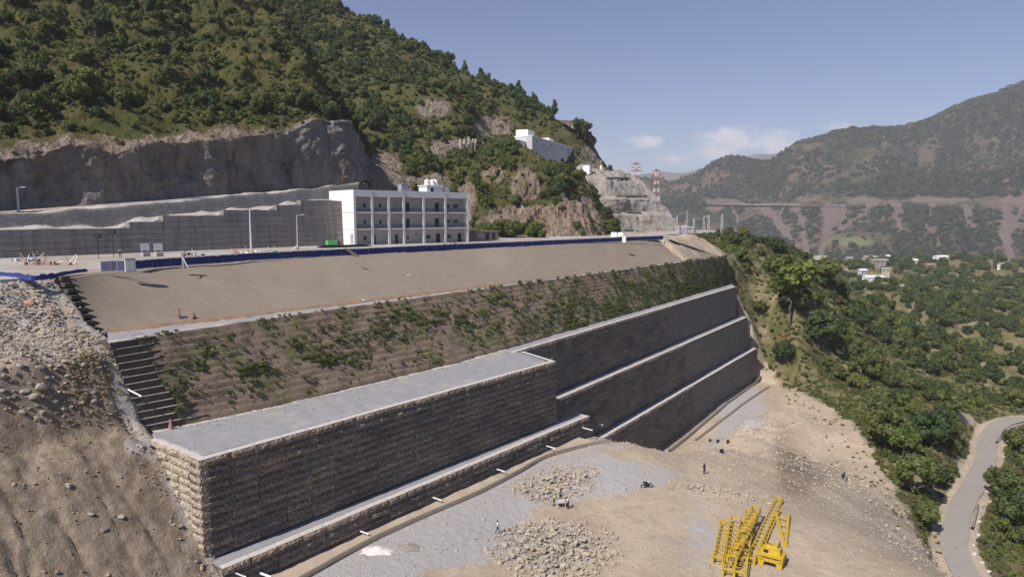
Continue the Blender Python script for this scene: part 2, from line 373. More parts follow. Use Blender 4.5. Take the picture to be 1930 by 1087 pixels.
M_BLUE = plain('blue_sheet', (.022, .035, .17), .55, .3, 1.2)
M_PIPE = plain('white_pvc', (.78, .78, .76), .4, .05)
M_YEL = plain('yellow_paint', (.50, .335, .03), .6, .55, 5)
M_STEEL = plain('galvanised_steel', (.50, .50, .51), .5, .12, 3)
M_REDP = plain('red_paint', (.46, .16, .13), .6)
M_ORSOIL = plain('orange_soil', (.25, .165, .11), .95, .5, .9)
M_BLACKG = plain('black_geogrid', (.095, .078, .066), .95, .4, 2)
M_GREEN = plain('green_paint', (.10, .45, .12), .6)
M_CLAY = plain('clay_red', (.42, .22, .17), .9, .3)
M_SKIN = plain('skin', (.25, .14, .09), .6)
M_HAIR = plain('hair', (.02, .017, .015), .6)
M_ROAD = plain('road_dust', (.30, .27, .245), .9, .12, .2)


# ================================================================== NEAR TERRAIN
ZP = 52.5                                  # level of the upper platform
def zleft(u, v):
    z = np.interp(v, [-60, 40, 58, 62, 67, 72, 76, 79.5, 83, 87, 95, 130], [18, 21, 23, 25.5, 30.5, 35.6, 37.6, 44.8, 46.3, 47.3, 52.2, 52.6])
    return z-np.clip(30-u, 0, 80)*.05*np.clip((90-v)/30, 0, 1)
CP = []
for u_, v_, z_ in [(30, 55, 22.6), (43, 60, 22.6), (70, 58, 22), (100, 55, 21.2), (60, 40, 21.3), (80, 30, 21), (98, 33, 21), (104, 43, 21), (103, 50, 21), (73, 23, 21), (77, 18, 21), (50, 20, 21.5),
                   (40, 45, 22), (30, 30, 22.5), (20, 10, 22), (50, 0, 20), (112, 38, 20.5), (110, 50, 9), (113, 56, 6), (125, 52, 3.5), (125, 61, 3.5), (150, 61, 3.5), (150, 50, 3.5), (150, 44, 3.6), (180, 61, 3.5), (180, 52, 3.5), (215, 62, 3.5), (215, 53, 3.5), (238, 62, 3.5),
                   (245, 62, 3.6), (246, 66, 16), (246, 71, 27), (246, 76, 36), (246, 82, 46), (246, 92, 51), (255, 100, 52), (150, 80, 30), (100, 80, 30), (60, 80, 30)]:
    p = W(u_, v_, z_); CP.append(p)
for px, py, z_ in [(1450, 742, 3.6), (1400, 790, 8), (1400, 820, 14), (1400, 862, 20), (1430, 745, 4), (1362, 838, 10), (1360, 856, 20.5),
                   (1462, 775, 8.5), (1452, 868, 19.5), (1540, 970, 20.5), (1650, 1040, 20.5), (1760, 1087, 20), (1850, 1180, 19),
                   (1560, 790, 4), (1600, 850, 5), (1560, 890, 12), (1700, 960, 6), (1780, 1050, 5), (1640, 930, 12),
                   (1915, 790, 2), (1860, 830, 2), (1855, 860, 2), (1830, 920, 2), (1800, 970, 2), (1795, 1020, 2), (1820, 1087, 2), (1850, 1140, 2), (1990, 800, 2), (1950, 780, 2.5),
                   (1830, 790, 6), (1770, 800, 9), (1740, 860, 6), (1870, 760, 4), (1930, 900, -3), (1925, 1000, -3), (1900, 1087, -1.5), (2050, 1000, -12), (2050, 860, -8), (1935, 850, -2),
                   (1450, 690, 8), (1335, 443, 52), (1490, 622, 21), (1490, 540, 35), (1450, 452, 50), (1400, 442, 52), (1540, 490, 41),
                   (1590, 550, 27), (1600, 640, 11), (1600, 740, 4), (1560, 700, 7), (1700, 600, 1), (1700, 700, -1), (1650, 540, 5), (1900, 700, -12), (1750, 760, 4), (1800, 640, -6),
                   (1600, 524, -10), (1700, 500, -12), (1800, 535, -18), (1900, 570, -22), (1620, 500, -8), (1760, 483, 3), (1840, 495, -4), (1890, 520, -14), (1980, 540, -22), (2050, 620, -22)]:
    CP.append(Z(px, py, z_))
for px, py, y_ in [(1432, 640, 242), (1418, 575, 247), (1388, 505, 250), (1362, 475, 246)]: CP.append(D(px, py, y_))
for x, y, z_ in [(110, 330, 44), (150, 420, 5), (200, 560, -25), (60, 330, 51), (60, 420, 40), (-50, 420, 50), (420, 1100, -40), (620, 1150, -60), (800, 1100, -60), (300, 1100, -40), (250, 900, -15), (900, 800, -50), (700, 500, -35), (450, 300, -28), (300, 150, -20), (200, 60, -10), (120, 20, 5), (0, 20, 20)]:
    CP.append(np.array([x, y, z_], float))
CP = np.array(CP)
def _rbf():
    X = CP[:, :2]/100; n = len(X); d = np.sqrt(((X[:, None]-X[None])**2).sum(-1)+.03**2)
    A = np.zeros((n+3, n+3)); A[:n, :n] = d-np.eye(n)*.0015; A[:n, n] = 1; A[:n, n+1:] = X; A[n, :n] = 1; A[n+1:, :n] = X.T
    return np.linalg.solve(A, np.concatenate([CP[:, 2], np.zeros(3)])), X, n
_c, _X, _n = _rbf()
def hbase(x, y):
    q = np.stack([np.ravel(x), np.ravel(y)], -1)/100; out = np.empty(len(q))
    for s in range(0, len(q), 20000):
        a = q[s:s+20000]; d = np.sqrt(((a[:, None]-_X[None])**2).sum(-1)+.03**2)
        out[s:s+20000] = d@_c[:_n]+_c[_n]+a@_c[_n+1:]
    return out.reshape(np.shape(x))
def smooth(a, lo, hi): t = np.clip((a-lo)/(hi-lo), 0, 1); return t*t*(3-2*t)
ROAD = [Z(*a) for a in [(2010, 800, 2.2), (1955, 790, 2.2), (1915, 790, 2.2), (1880, 803, 2.2), (1862, 830, 2.2), (1858, 860, 2.2), (1840, 905, 2.2), (1815, 950, 2.2), (1800, 990, 2.2), (1800, 1030, 2.2), (1818, 1075, 2.2), (1850, 1140, 2.2), (1890, 1240, 2.2)]]
ROAD = np.array(ROAD)
def catmull(P, n):
    P = np.asarray(P); t = np.linspace(0, len(P)-1-1e-6, n); i = t.astype(int); f = (t-i)[:, None]
    g = lambda k: P[np.clip(k, 0, len(P)-1)]
    a, b, c, d = g(i-1), g(i), g(i+1), g(i+2)
    return .5*((2*b)+(-a+c)*f+(2*a-5*b+4*c-d)*f**2+(-a+3*b-3*c+d)*f**3)
ROADC = catmull(ROAD, 90)
Z4_ = 3.4
def height(x, y, detail=True):
    x = np.asarray(x, float); y = np.asarray(y, float)
    u = x*U[0]+y*U[1]; v = x*V[0]+y*V[1]
    zr = hbase(x, y)
    # the pad itself is flat
    zl = zleft(u, v); zl = np.where(v < 60, np.maximum(zl, np.minimum(zr, 23)), zl)
    wl = 1-smooth(u, 36.6, 37.6); wl = np.where(v < 59, 1-smooth(u, 20, 36), wl)
    z = zl*wl+zr*(1-wl)
    foot = (u > 37.2) & (u < 243) & (v > np.where(u < 103, 61-(u-36)*.075, 64.0)) & (v < 105)
    z = np.where(foot, np.minimum(z, 8), z)
    back = (v > 104) & (y < 420) & (x < .33*y+5) & (u > 20)
    z = np.where(back, np.minimum(z, 50), z)
    ee = (u > 203) & (u < 246) & (v > 76.2) & (v < 106) & (y < 300)
    z = np.where(ee, np.interp(v, [75, 77.8, 86.6, 100], [45.2, 45.9, 52.2, 52.35]), z)
    pk = smooth(v, 46, 53)*smooth(u, 36, 38)*(1-smooth(u, 103, 108))*(v < 62)
    z = z*(1-pk)+np.interp(u, [36, 70, 98, 106], [22.5, 22.35, 22.2, 21.3])*pk
    tr = smooth(u, 112, 120)*(1-smooth(u, 236, 241))*smooth(v, 49, 51.5)*(1-smooth(v, 64.5, 66))
    z = z*(1-tr)+Z4_*tr
    # road bench
    d = np.sqrt((x[..., None]-ROADC[:, 0])**2+(y[..., None]-ROADC[:, 1])**2).min(-1) if x.size < 4e5 else None
    if d is not None:
        k = 1-smooth(d, 3.2, 7.5); z = z*(1-k)+2.0*k
    if detail:
        P = np.stack([x, y, np.zeros_like(x)], -1)
        onpad = (u > 36) & (u < 108) & (v < 62)
        slope_l = wl*smooth(v, 60, 66)*(1-smooth(v, 92, 98))
        gq = np.stack([u*1.0+v*.18, v*.16, np.zeros_like(x)], -1)
        gul = fbm(gq, 3.2, 4, 5)
        rdg = 1-np.abs(fbm(gq+.15*P, 3.4, 3, 15)); low = smooth(83-v, 0, 8)
        z = z+slope_l*(gul*.3-np.clip(rdg-.76, 0, 1)*2.0*low-np.abs(fbm(gq, 7, 2, 9))*.4+fbm(P, 1.1, 4, 12)*.20)
        zz = fbm(P, 9, 5, 3)*.55*(1-slope_l)
        far = smooth(np.hypot(x, y), 150, 500)
        amp = np.where(onpad, .22, 1.0)+far*6
        k = smooth(d, 3, 12) if d is not None else 1
        z = z+zz*amp*np.where(v > 96, .15, 1)*np.where((u < 36.5) & (v > 58), .3, 1)*k*(1-.85*tr)*(1-.8*pk)
        z = z+fbm(P, 60, 3, 8)*far*10*k
    return z
NA, NR = 520, 640
az = np.linspace(math.radians(-62), math.radians(50), NA)
rr = np.exp(np.linspace(math.log(30), math.log(1300), NR))
RR, AZ = np.meshgrid(rr, az, indexing='ij')
GX = RR*np.sin(AZ); GY = RR*np.cos(AZ)
GZ = np.empty_like(GX)
for i in range(0, NR, 40): GZ[i:i+40] = height(GX[i:i+40], GY[i:i+40])
gp = np.stack([GX, GY, GZ], -1)
gu = GX*U[0]+GY*U[1]; gv = GX*V[0]+GY*V[1]
ppx, ppy, _ = toproj(gp)
P0 = np.stack([GX, GY, GX*0], -1)
def blob(px, py, rx, ry, rot=0):
    dx, dy = ppx-px, ppy-py; c, s = math.cos(rot), math.sin(rot); a = (dx*c+dy*s)/rx; b = (-dx*s+dy*c)/ry
    return np.clip(1.25-np.sqrt(a*a+b*b), 0, 1)*1.2
def hit(px, py, lo=30, hi=1290):
    d = ray(px, py); t = np.exp(np.linspace(math.log(lo), math.log(hi), 900)); P = CAM+d*t[:, None]
    h = height(P[:, 0], P[:, 1], False); k = np.argmax(P[:, 2] < h)
    if P[k, 2] >= h[k]: return None
    return np.array([P[k, 0], P[k, 1], h[k]])
veg = np.zeros_like(GX); grav = np.zeros_like(GX); brown = np.zeros_like(GX); rub = np.zeros_like(GX)
right = (gv < 110) & ((gu > 108) | (gv < 20)) & (gv < 62+np.clip(gu-240, 0, 30)*10)
# green slope to the right of the wall: everything beyond a line from the wall's far foot to the road
ln = [hit(*q) for q in [(1432, 700), (1470, 735), (1560, 780), (1620, 850), (1650, 900), (1720, 990), (1800, 1080)]]
ln = np.array([q for q in ln if q is not None])
def side(x, y, L):         # signed distance to the polyline, positive to the right/beyond
    best = np.full(x.shape, 1e9); sg = np.ones(x.shape)
    for a, b in zip(L[:-1], L[1:]):
        ex, ey = b[0]-a[0], b[1]-a[1]; l2 = ex*ex+ey*ey; t = np.clip(((x-a[0])*ex+(y-a[1])*ey)/l2, 0, 1)
        dx = x-a[0]-t*ex; dy = y-a[1]-t*ey; d = np.hypot(dx, dy); s = np.sign(dx*(-ey)+dy*ex)
        k = d < best; best = np.where(k, d, best); sg = np.where(k, s, sg)
    return best*sg
sl = side(GX, GY, ln)
veg = smooth(sl, -4, 9)*np.where(gv > 62, np.where(gu > 241, 1, 0), 1)
veg = np.where((gu > 241) & (gv > 62), smooth(gu, 243, 250), veg)
dr = np.empty_like(GX)
for i in range(0, NR, 40): dr[i:i+40] = np.sqrt((GX[i:i+40, :, None]-ROADC[:, 0])**2+(GY[i:i+40, :, None]-ROADC[:, 1])**2).min(-1)
veg = veg*smooth(dr, 2.6, 4.6)
veg = np.maximum(veg-.7*blob(1822, 790, 30, 14, .6)-.5*blob(1806, 870, 12, 26)-.6*blob(1868, 895, 14, 18), 0)
brown = smooth(36.5-gu, 0, 2)*smooth(88-gv, 0, 14)*.85
brown = np.maximum(brown, .5*blob(1478, 850, 45, 100, -.1)+.45*blob(1530, 900, 70, 60, -.6)+.4*blob(1690, 980, 140, 20, .65))
grav = 1.0*np.clip(blob(900, 960, 330, 60, -.42)+blob(1130, 905, 160, 36, -.05)+blob(760, 1040, 170, 60, -.3)+blob(1330, 1010, 100, 80, .2)*.5+blob(1400, 770, 50, 55, -.9)+blob(1375, 800, 75, 14, -.85)+blob(900, 1010, 120, 60), 0, 1.1)
grav = np.maximum(grav, .9*(smooth(gv, 84, 90)*(1-smooth(gu, 34, 36))))
grav = np.where(sl > 3, 0, grav)
edge = (gu < 37.4)*smooth(gu+1.3*fbm(P0, 2.5, 3, 3), 33.6, 35.2)*(gv > 59)
grav = np.maximum(grav, edge*.55)
rub = np.maximum(.95*(gu < 34)*smooth(gv, 76, 84)*(gv < 96), .5*edge)
rub = np.maximum(rub, np.clip(blob(1050, 915, 90, 34, -.2)+blob(1040, 1030, 120, 60), 0, 1))
me = mesh_np('ground', gp, grid_faces(NR, NA)[:, ::-1], M_GROUND, True, {'mask': np.stack([veg, grav, brown, rub], -1)})
me.polygons.foreach_set('use_smooth', np.ones(len(me.polygons), bool))
ground = link('ground', me, kind='structure')
print('ground done')

# ------------------------------------------------------------------ platform sheet and its far parts
cz = ZP
pf = [Z(-700, 528, cz), Z(0, 527, cz), Z(130, 519, cz), Z(250, 506, cz), Z(480, 489, cz), Z(700, 478, cz), Z(980, 464, cz), Z(1250, 450, cz), W(216, 90.5, cz), W(243, 93, cz), W(250, 104, cz), D(1400, 438, 330), D(1300, 432, 360), D(900, 425, 420), D(400, 425, 330), D(-100, 440, 240), D(-900, 470, 150)]
n = len(pf); vs = [tuple(q[:2])+(cz,) for q in pf]+[tuple(q[:2])+(cz-3,) for q in pf]
pm = bpy.data.meshes.new('platform'); pm.from_pydata(vs, [], [tuple(range(n))]+[(i, n+i, n+(i+1) % n, (i+1) % n) for i in range(n)])
def mat_plat(t, b):
    p = t.pos(); n1 = t.noise(p, .08, 6, .6); n2 = t.noise(p, .6, 6, .7)
    c = t.mix(t.step(n1, .4, .6), (.35, .30, .255), (.42, .40, .39)); c = t.mix(t.m('MULTIPLY', t.step(n2, .5, .75), .7), c, (.24, .21, .18))
    t.set(b.inputs['Base Color'], c); t.set(b.inputs['Normal'], t.bump(n2, .8, .3))
pm.materials.append(material('platform_ground', mat_plat)); link('platform', pm, kind='structure')

# road ribbon
RN = np.gradient(ROADC, axis=0)[:, :2]; RN /= np.linalg.norm(RN, axis=1)[:, None]; side_ = np.stack([RN[:, 1], -RN[:, 0]], -1)
rows = []
for k in np.linspace(-2.1, 2.1, 7):
    q = ROADC.copy(); q[:, :2] += side_*(k+.25*vnoise(ROADC*np.array([.2, .2, 1]), 4)[:, None]*(abs(k) > 2)); q[:, 2] = 2.34-abs(k)*.02; rows.append(q)
link('road', mesh_np('road', np.stack(rows), grid_faces(7, len(ROADC)), M_ROAD, True), kind='structure')

# ================================================================== LOFTED HILLS
def resample(row, tcols):
    row = np.array(row); px = row[:, 3]; L = np.linspace(0, 1, len(row)) if False else (px-px[0])/(px[-1]-px[0])
    return np.stack([np.interp(tcols, L, row[:, k]) for k in range(3)], -1)
def loft(name, rows, N, M, mat, masks, amp=3, size=14, octv=6, curve=True, seed=0, rough=.5, zs=1.0, **props):
    """rows: bottom to top, each a list of (px, py, distance) points of the hillside"""
    t = np.linspace(0, 1, N); R = []
    for row in rows:
        pts = [np.append(D(a, b, c), i if a is None else a) for i, (a, b, c) in enumerate(row)]
        R.append(resample(pts, t))
    R = np.array(R); s = np.linspace(0, len(rows)-1-1e-6, M); i = s.astype(int); f = (s-i)[:, None, None]
    g = lambda k: R[np.clip(k, 0, len(R)-1)]
    if curve:
        a, b, c, d = g(i-1), g(i), g(i+1), g(i+2)
        P = .5*((2*b)+(-a+c)*f+(2*a-5*b+4*c-d)*f**2+(-a+3*b-3*c+d)*f**3)
    else: P = g(i)*(1-f)+g(i+1)*f
    du = np.gradient(P, axis=1); dv = np.gradient(P, axis=0); nn = np.cross(du, dv); nn /= np.linalg.norm(nn, axis=-1, keepdims=True)+1e-9
    A = np.interp(s, np.arange(len(rows)), amp) if np.ndim(amp) else np.full(M, amp)
    nz = fbm(P*np.array([1, 1, zs]), size, octv, seed, rough)
    P = P+nn*(nz*A[:, None])[..., None]
    mk = np.zeros((M, N, 3))
    for c in range(3):
        if masks[c] is not None: mk[..., c] = masks[c](P, s[:, None]*np.ones((1, N)), nz)
    me = mesh_np(name, P, grid_faces(M, N), mat, True, {'mask': mk})
    o = link(name, me, **props); return o, P, mk, nn

# --- near hill on the left: rock cut, then steep bushy slope
nh = [
 [(-420, 430, 112), (-150, 410, 124), (0, 398, 134), (300, 378, 160), (600, 352, 200), (660, 346, 208), (694, 343, 214), (720, 352, 250)],
 [(-420, 370, 112.3), (-150, 356, 124.4), (0, 346, 134.6), (130, 330, 145), (220, 335, 152), (300, 325, 160.4), (450, 312, 179.5), (560, 300, 194), (600, 290, 199), (655, 290, 206), (692, 320, 222), (715, 330, 250)],
 [(-420, 300, 112.9), (-150, 296, 124.6), (0, 290, 134.8), (130, 266, 145), (220, 288, 152), (300, 268, 160.6), (450, 262, 179), (560, 240, 195), (600, 222, 200.5), (668, 226, 209), (690, 300, 250)],
 [(-420, 190, 135), (-150, 190, 148), (0, 195, 158), (300, 185, 188), (480, 190, 207), (590, 180, 220), (622, 196, 228), (660, 290, 270)],
 [(-420, 60, 168), (0, 70, 188), (200, 70, 205), (400, 80, 226), (500, 90, 240), (550, 102, 250), (620, 200, 300)],
 [(-420, -60, 205), (0, -30, 225), (300, -10, 252), (440, 5, 270), (485, 22, 280), (560, 110, 330)],
 [(-420, -330, 290), (0, -260, 320), (300, -160, 350), (380, -110, 340), (420, -80, 330), (520, 40, 380)]]
_, NHP, NHM, NHN = loft('hillside', nh, 340, 300, M_HILL,
    (lambda P, s, n: np.where(s < 2.04, 1.0, np.clip(.75-(s-2.04)*1.9, 0, 1)), None,
     lambda P, s, n: np.clip(.12+.55*smooth(s, 1.8, 2.15)+.35*fbm(P, 30, 2, 4), 0, 1)), amp=[1.4, 2.6, 2.6, 3.5, 4.5, 6, 6], size=14, octv=7, rough=.58, seed=21, curve=False, kind='structure')
# --- mid hill with the ridge against the sky
mh = [
 [(430, 455, 215), (560, 455, 215), (690, 455, 215), (800, 455, 240), (900, 455, 270), (1000, 450, 310), (1100, 445, 345), (1170, 445, 365), (1190, 450, 410)],
 [(430, 415, 247), (560, 440, 232), (690, 352, 232), (800, 345, 262), (900, 345, 290), (1000, 340, 330), (1100, 345, 365), (1170, 345, 385), (1190, 400, 430)],
 [(430, 225, 305), (560, 250, 290), (700, 262, 275), (800, 280, 285), (880, 275, 308), (950, 265, 348), (1040, 262, 372), (1100, 280, 388), (1158, 330, 392), (1180, 400, 440)],
 [(430, 155, 340), (560, 180, 325), (700, 190, 318), (800, 205, 325), (900, 222, 352), (1000, 232, 376), (1080, 248, 390), (1142, 300, 396), (1176, 380, 450)],
 [(430, 35, 415), (560, 60, 400), (700, 110, 385), (800, 145, 380), (900, 180, 385), (1000, 212, 392), (1080, 240, 400), (1128, 282, 404), (1170, 360, 470)],
 [(430, -55, 485), (560, -30, 470), (620, 12, 465), (700, 55, 455), (800, 103, 440), (880, 145, 430), (960, 185, 420), (1040, 220, 412), (1090, 245, 408), (1118, 272, 408), (1165, 350, 480)],
 [(430, 35, 575), (560, 60, 560), (700, 150, 540), (900, 250, 520), (1090, 330, 500), (1160, 420, 520)]]
def mh_rock(P, s, n):
    x, y, _ = toproj(P); r = 0
    for a, b, rx, ry in [(930, 240, 50, 28), (720, 315, 50, 35), (1130, 300, 45, 50), (1080, 230, 40, 18), (860, 280, 60, 22), (820, 205, 40, 22), (660, 300, 30, 50)]:
        r = np.maximum(r, np.clip(1.3-np.hypot((x-a)/rx, (y-b)/ry), 0, 1))
    return np.clip(r+.7*(s < 1.3), 0, 1)
_, MHP, MHM, MHN = loft('hillside', mh, 330, 300, M_HILL, (mh_rock, None, lambda P, s, n: .65+.3*fbm(P, 25, 2, 4)), amp=[1, 2, 4, 6, 5, 2.2, 2], size=38, octv=7, seed=33, kind='structure')
# --- rocky hillock in front of it
kk = [
 [(690, 470, 262), (800, 455, 256), (890, 450, 246), (1000, 449, 246), (1100, 448, 250), (1150, 448, 262), (1165, 448, 300)],
 [(690, 420, 266), (800, 400, 262), (890, 400, 254), (1000, 392, 255), (1090, 395, 260), (1138, 415, 270), (1160, 430, 310)],
 [(690, 380, 274), (800, 352, 272), (890, 340, 270), (980, 330, 272), (1050, 340, 276), (1105, 375, 284), (1150, 410, 320)],
 [(690, 360, 290), (800, 326, 292), (850, 305, 295), (905, 286, 298), (960, 274, 300), (1020, 295, 300), (1070, 328, 298), (1100, 362, 300), (1140, 400, 330)],
 [(690, 365, 310), (850, 320, 315), (960, 300, 318), (1050, 340, 318), (1130, 410, 340)]]
def kn_rock(P, s, n):
    x, y, _ = toproj(P); r = np.zeros(x.shape)
    for a, b, rx, ry in [(1010, 420, 130, 42), (990, 350, 36, 40), (1080, 420, 70, 60), (880, 380, 22, 60), (930, 330, 30, 22)]:
        r = np.maximum(r, np.clip(1.35-np.hypot((x-a)/rx, (y-b)/ry), 0, 1))
    return np.clip(r*.95, 0, 1)
_, KNP, KNM, KNN = loft('rocky_hillock', kk, 260, 200, M_HILL, (kn_rock, None, lambda P, s, n: .8+.2*fbm(P, 12, 2, 4)), amp=[1.5, 4.2, 4.4, 2.8, 2], size=13, octv=7, rough=.6, seed=44, zs=.5, kind='structure')

# --- far side of the valley
fm = [
 [(1100, 560, 2500), (1300, 560, 2100), (1500, 565, 1750), (1700, 570, 1550), (1930, 580, 1450), (2150, 600, 1400)],
 [(1100, 470, 2750), (1300, 475, 2400), (1500, 480, 2080), (1700, 485, 1900), (1930, 490, 1780), (2150, 500, 1700)],
 [(1100, 389, 3100), (1300, 389, 2750), (1500, 389, 2450), (1700, 389, 2280), (1930, 382, 2150), (2150, 375, 2050)],
 [(1100, 383, 3110), (1300, 384, 2765), (1500, 384, 2465), (1700, 384, 2295), (1930, 376, 2165), (2150, 368, 2065)],
 [(1100, 368, 3400), (1240, 360, 3200), (1300, 362, 3080), (1400, 345, 2950), (1500, 330, 2850), (1700, 300, 2700), (1930, 250, 2600), (2150, 200, 2500)],
 [(1100, 352, 3800), (1200, 348, 3700), (1280, 347, 3500), (1320, 340, 3400), (1345, 324, 3350), (1372, 309, 3330), (1400, 309, 3300), (1440, 318, 3270), (1470, 300, 3240), (1505, 272, 3220), (1560, 266, 3150), (1610, 248, 3120), (1650, 243, 3090), (1680, 247, 3060), (1740, 236, 3020), (1790, 208, 2990), (1830, 190, 2960), (1870, 178, 2920), (1900, 162, 2900), (1940, 148, 2880), (2150, 60, 2800)],
 [(1100, 380, 4200), (1500, 330, 3700), (1940, 230, 3400), (2150, 160, 3300)]]
def far_scar(P, s, n):
    x, y, _ = toproj(P); r = np.zeros(x.shape)
    # scree chutes run from the road cut down to the river, narrowing as they fall
    for x0, x1, y1, w0, w1 in [(1440, 1520, 480, 26, 8), (1500, 1530, 500, 12, 7), (1570, 1545, 500, 30, 8), (1640, 1550, 470, 10, 6), (1590, 1585, 440, 14, 4), (1690, 1700, 440, 18, 4), (1380, 1390, 430, 10, 3), (1820, 1835, 430, 20, 6), (1895, 1905, 520, 26, 17), (1930, 1905, 440, 12, 12), (1760, 1750, 425, 12, 3), (1480, 1450, 440, 8, 3)]:
        t = np.clip((y-388)/(y1-388), 0, 1); cx = x0+(x1-x0)*t+6*fbm(P, 60, 2, 3); wd = w0+(w1-w0)*t
        r = np.maximum(r, np.where((y > 384) & (y < y1+8), np.clip(1.35-np.abs(x-cx)/(wd*.75), 0, 1), 0))
    up = np.clip(1.2-np.abs(y-378)/11, 0, 1)*np.clip(.5+fbm(P, 120, 3, 8), 0, 1)*(x > 1300)+np.clip(1.2-np.abs(y-396)/12, 0, 1)*np.clip(.12+fbm(P, 90, 3, 18), 0, 1)
    return np.maximum(r*.9, up*.85)
_, FMP, FMM, _n3 = loft('far_mountain', fm, 520, 380, M_FAR,
    (far_scar, lambda P, s, n: np.clip(1.0-np.abs(s-2.6)/.36, 0, 1)*.75*smooth(toproj(P)[0], 1280, 1400),
     lambda P, s, n: np.clip(1.3-np.hypot((toproj(P)[0]-1605)/55, (toproj(P)[1]-455)/13), 0, 1)+np.clip(1.3-np.hypot((toproj(P)[0]-1674)/20, (toproj(P)[1]-307)/5), 0, 1)),
    amp=[30, 44, 2, 2, 115, 16, 20], size=430, octv=8, seed=51, rough=.55, kind='structure')
bm_ = [[(1050, 420, 8500), (1300, 420, 8300), (1600, 420, 8000)], [(1050, 372, 8900), (1300, 372, 8700), (1600, 360, 8500)],
       [(1050, 345, 9300), (1150, 340, 9200), (1190, 332, 9200), (1215, 326, 9200), (1250, 322, 9200), (1285, 326, 9200), (1330, 316, 9200), (1365, 309, 9200), (1420, 290, 9200), (1600, 280, 9200)], [(1050, 360, 9900), (1600, 330, 9900)]]
loft('distant_mountain', bm_, 160, 60, M_FAR, (None, None, None), amp=[60, 60, 18, 20], size=900, octv=6, seed=61, kind='structure')
print('hills done')
# ------------------------------------------------------------------ air
HX0, HX1, HY0, HY1, HZ0, HZ1 = -900, 5200, -60, 10400, -420, 1010
hz = MB().span(HX0, HX1, HY0, HY1, HZ0, HZ1)
hm = bpy.data.materials.new('haze'); hm.use_nodes = True; ht = NT(hm.node_tree); ht.n.remove(hm.node_tree.nodes['Principled BSDF'])
vol = ht.node('ShaderNodeVolumePrincipled', {'Color': (.93, .95, 1.0, 1), 'Density': .00009, 'Anisotropy': 0.0})
ht.l.new(vol.outputs[0], ht.n['Material Output'].inputs['Volume'])
hzo = hz.build('haze', hm, kind='stuff')

# ================================================================== GABION WALLS
M_LID_SUNLIT = plain('dusty_sunlit_lid_stone', (.50, .465, .44), .95, .28, 5)  # lid stones: dust, plus sunlight on the tops painted into the colour
def basket_mesh(name, L, H, DP, nx, nz, seed):
    """one stone-filled wire basket: x along the wall, -y outward, bulging stone face and lid"""
    r = np.random.default_rng(seed); vs = []; fs = []
    xs = np.linspace(0.02, L-.02, nx+1); zs = np.linspace(.015, H-.015, nz+1); g = lambda i, j: i*(nz+1)+j
    for i, x in enumerate(xs):
        for j, z in enumerate(zs):
            e = (i in (0, nx)) or (j in (0, nz))
            vs.append((x, (.16 if j in (0, nz) else .05) if e else -r.uniform(0, .12), z+(0 if e else r.uniform(-.03, .03))))
    for i in range(nx):
        for j in range(nz): fs.append((g(i, j), g(i+1, j), g(i+1, j+1), g(i, j+1)))
    k = len(vs)
    for i, x in enumerate(xs): vs += [(x, DP*.5, H-.015+(0 if i in (0, nx) else r.uniform(0, .07))), (x, DP, H-.015)]
    for i in range(nx):
        fs.append((g(i, nz), g(i+1, nz), k+2*(i+1), k+2*i)); fs.append((k+2*i, k+2*(i+1), k+2*(i+1)+1, k+2*i+1))
    b = len(vs); vs += [(.02, DP, .015), (L-.02, DP, .015)]
    fs.append((g(0, 0), g(0, nz), k, k+1, b)); fs.append((g(nx, 0), b+1, k+2*nx+1, k+2*nx, g(nx, nz)))
    me = bpy.data.meshes.new(name); me.from_pydata(vs, [], fs); me.update(); me.materials.append(M_GAB); me.materials.append(M_LID_SUNLIT)
    for i_, p_ in enumerate(me.polygons): p_.material_index = 1 if nx*nz <= i_ < nx*nz+2*nx else 0
    return me
def add_wall_run(root, a, b, z0, z1, rows, L, DP=1.0, limit=300, near=(0, 0), fine=(7, 3), setback=0.0, face=None):
    """courses of baskets from a to b (2D world points), the outer side on the right hand when walking a->b"""
    a = np.array(a[:2]); b = np.array(b[:2]); d = b-a; LL = np.linalg.norm(d); d /= LL; nrm = np.array([d[1], -d[0]])
    n = max(1, round(LL/L)); L2 = LL/n; H = (z1-z0)/rows; ang = math.atan2(d[1], d[0])
    protos = [basket_mesh('gabion_basket', L2, H, DP, *fine, seed=100+k) for k in range(5)]
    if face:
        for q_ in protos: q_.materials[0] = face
    far = [basket_mesh('gabion_far', L2, H, DP, 3, 1, seed=200+k) for k in range(4)]
    slots = []
    for j in range(rows):
        for i in range(n):
            o = a+d*L2*i-nrm*setback*j+nrm*random.uniform(-.05, .05); z = z0+H*j
            slots.append((np.hypot(o[0], o[1]), o[0], o[1], z))
    slots.sort(); R = Matrix.Rotation(ang, 4, 'Z'); fv = []; ff = []; k = 0
    for q, (_, x, y, z) in enumerate(slots):
        if q < limit:
            o = link('gabion_basket', random.choice(protos), root); o.matrix_local = Matrix.Translation((x-root.location.x, y-root.location.y, z-root.location.z)) @ R @ Matrix.Rotation(random.uniform(-.006, .006), 4, 'Z')
        else:
            me = random.choice(far); M = Matrix.Translation((x, y, z)) @ R
            vv = [tuple(M @ v.co) for v in me.vertices]; fv += vv; ff += [tuple(i+k for i in p.vertices) for p in me.polygons]; k += len(vv)
    # earth core right behind the baskets
    c = MB(); i_ = nrm*(-DP*.9-setback*rows); p = [a+i_-nrm*1.2, b+i_-nrm*1.2, b+i_, a+i_]
    c.add([(q[0], q[1], z0-2.0) for q in p]+[(q[0], q[1], z1-.12) for q in p], [(0, 1, 2, 3), (7, 6, 5, 4), (0, 4, 5, 1), (1, 5, 6, 2), (2, 6, 7, 3), (3, 7, 4, 0)])
    c.v = [(x-root.location.x, y-root.location.y, z-root.location.z) for x, y, z in c.v]; c.build('backfill', M_CORE, root)
    return fv, ff
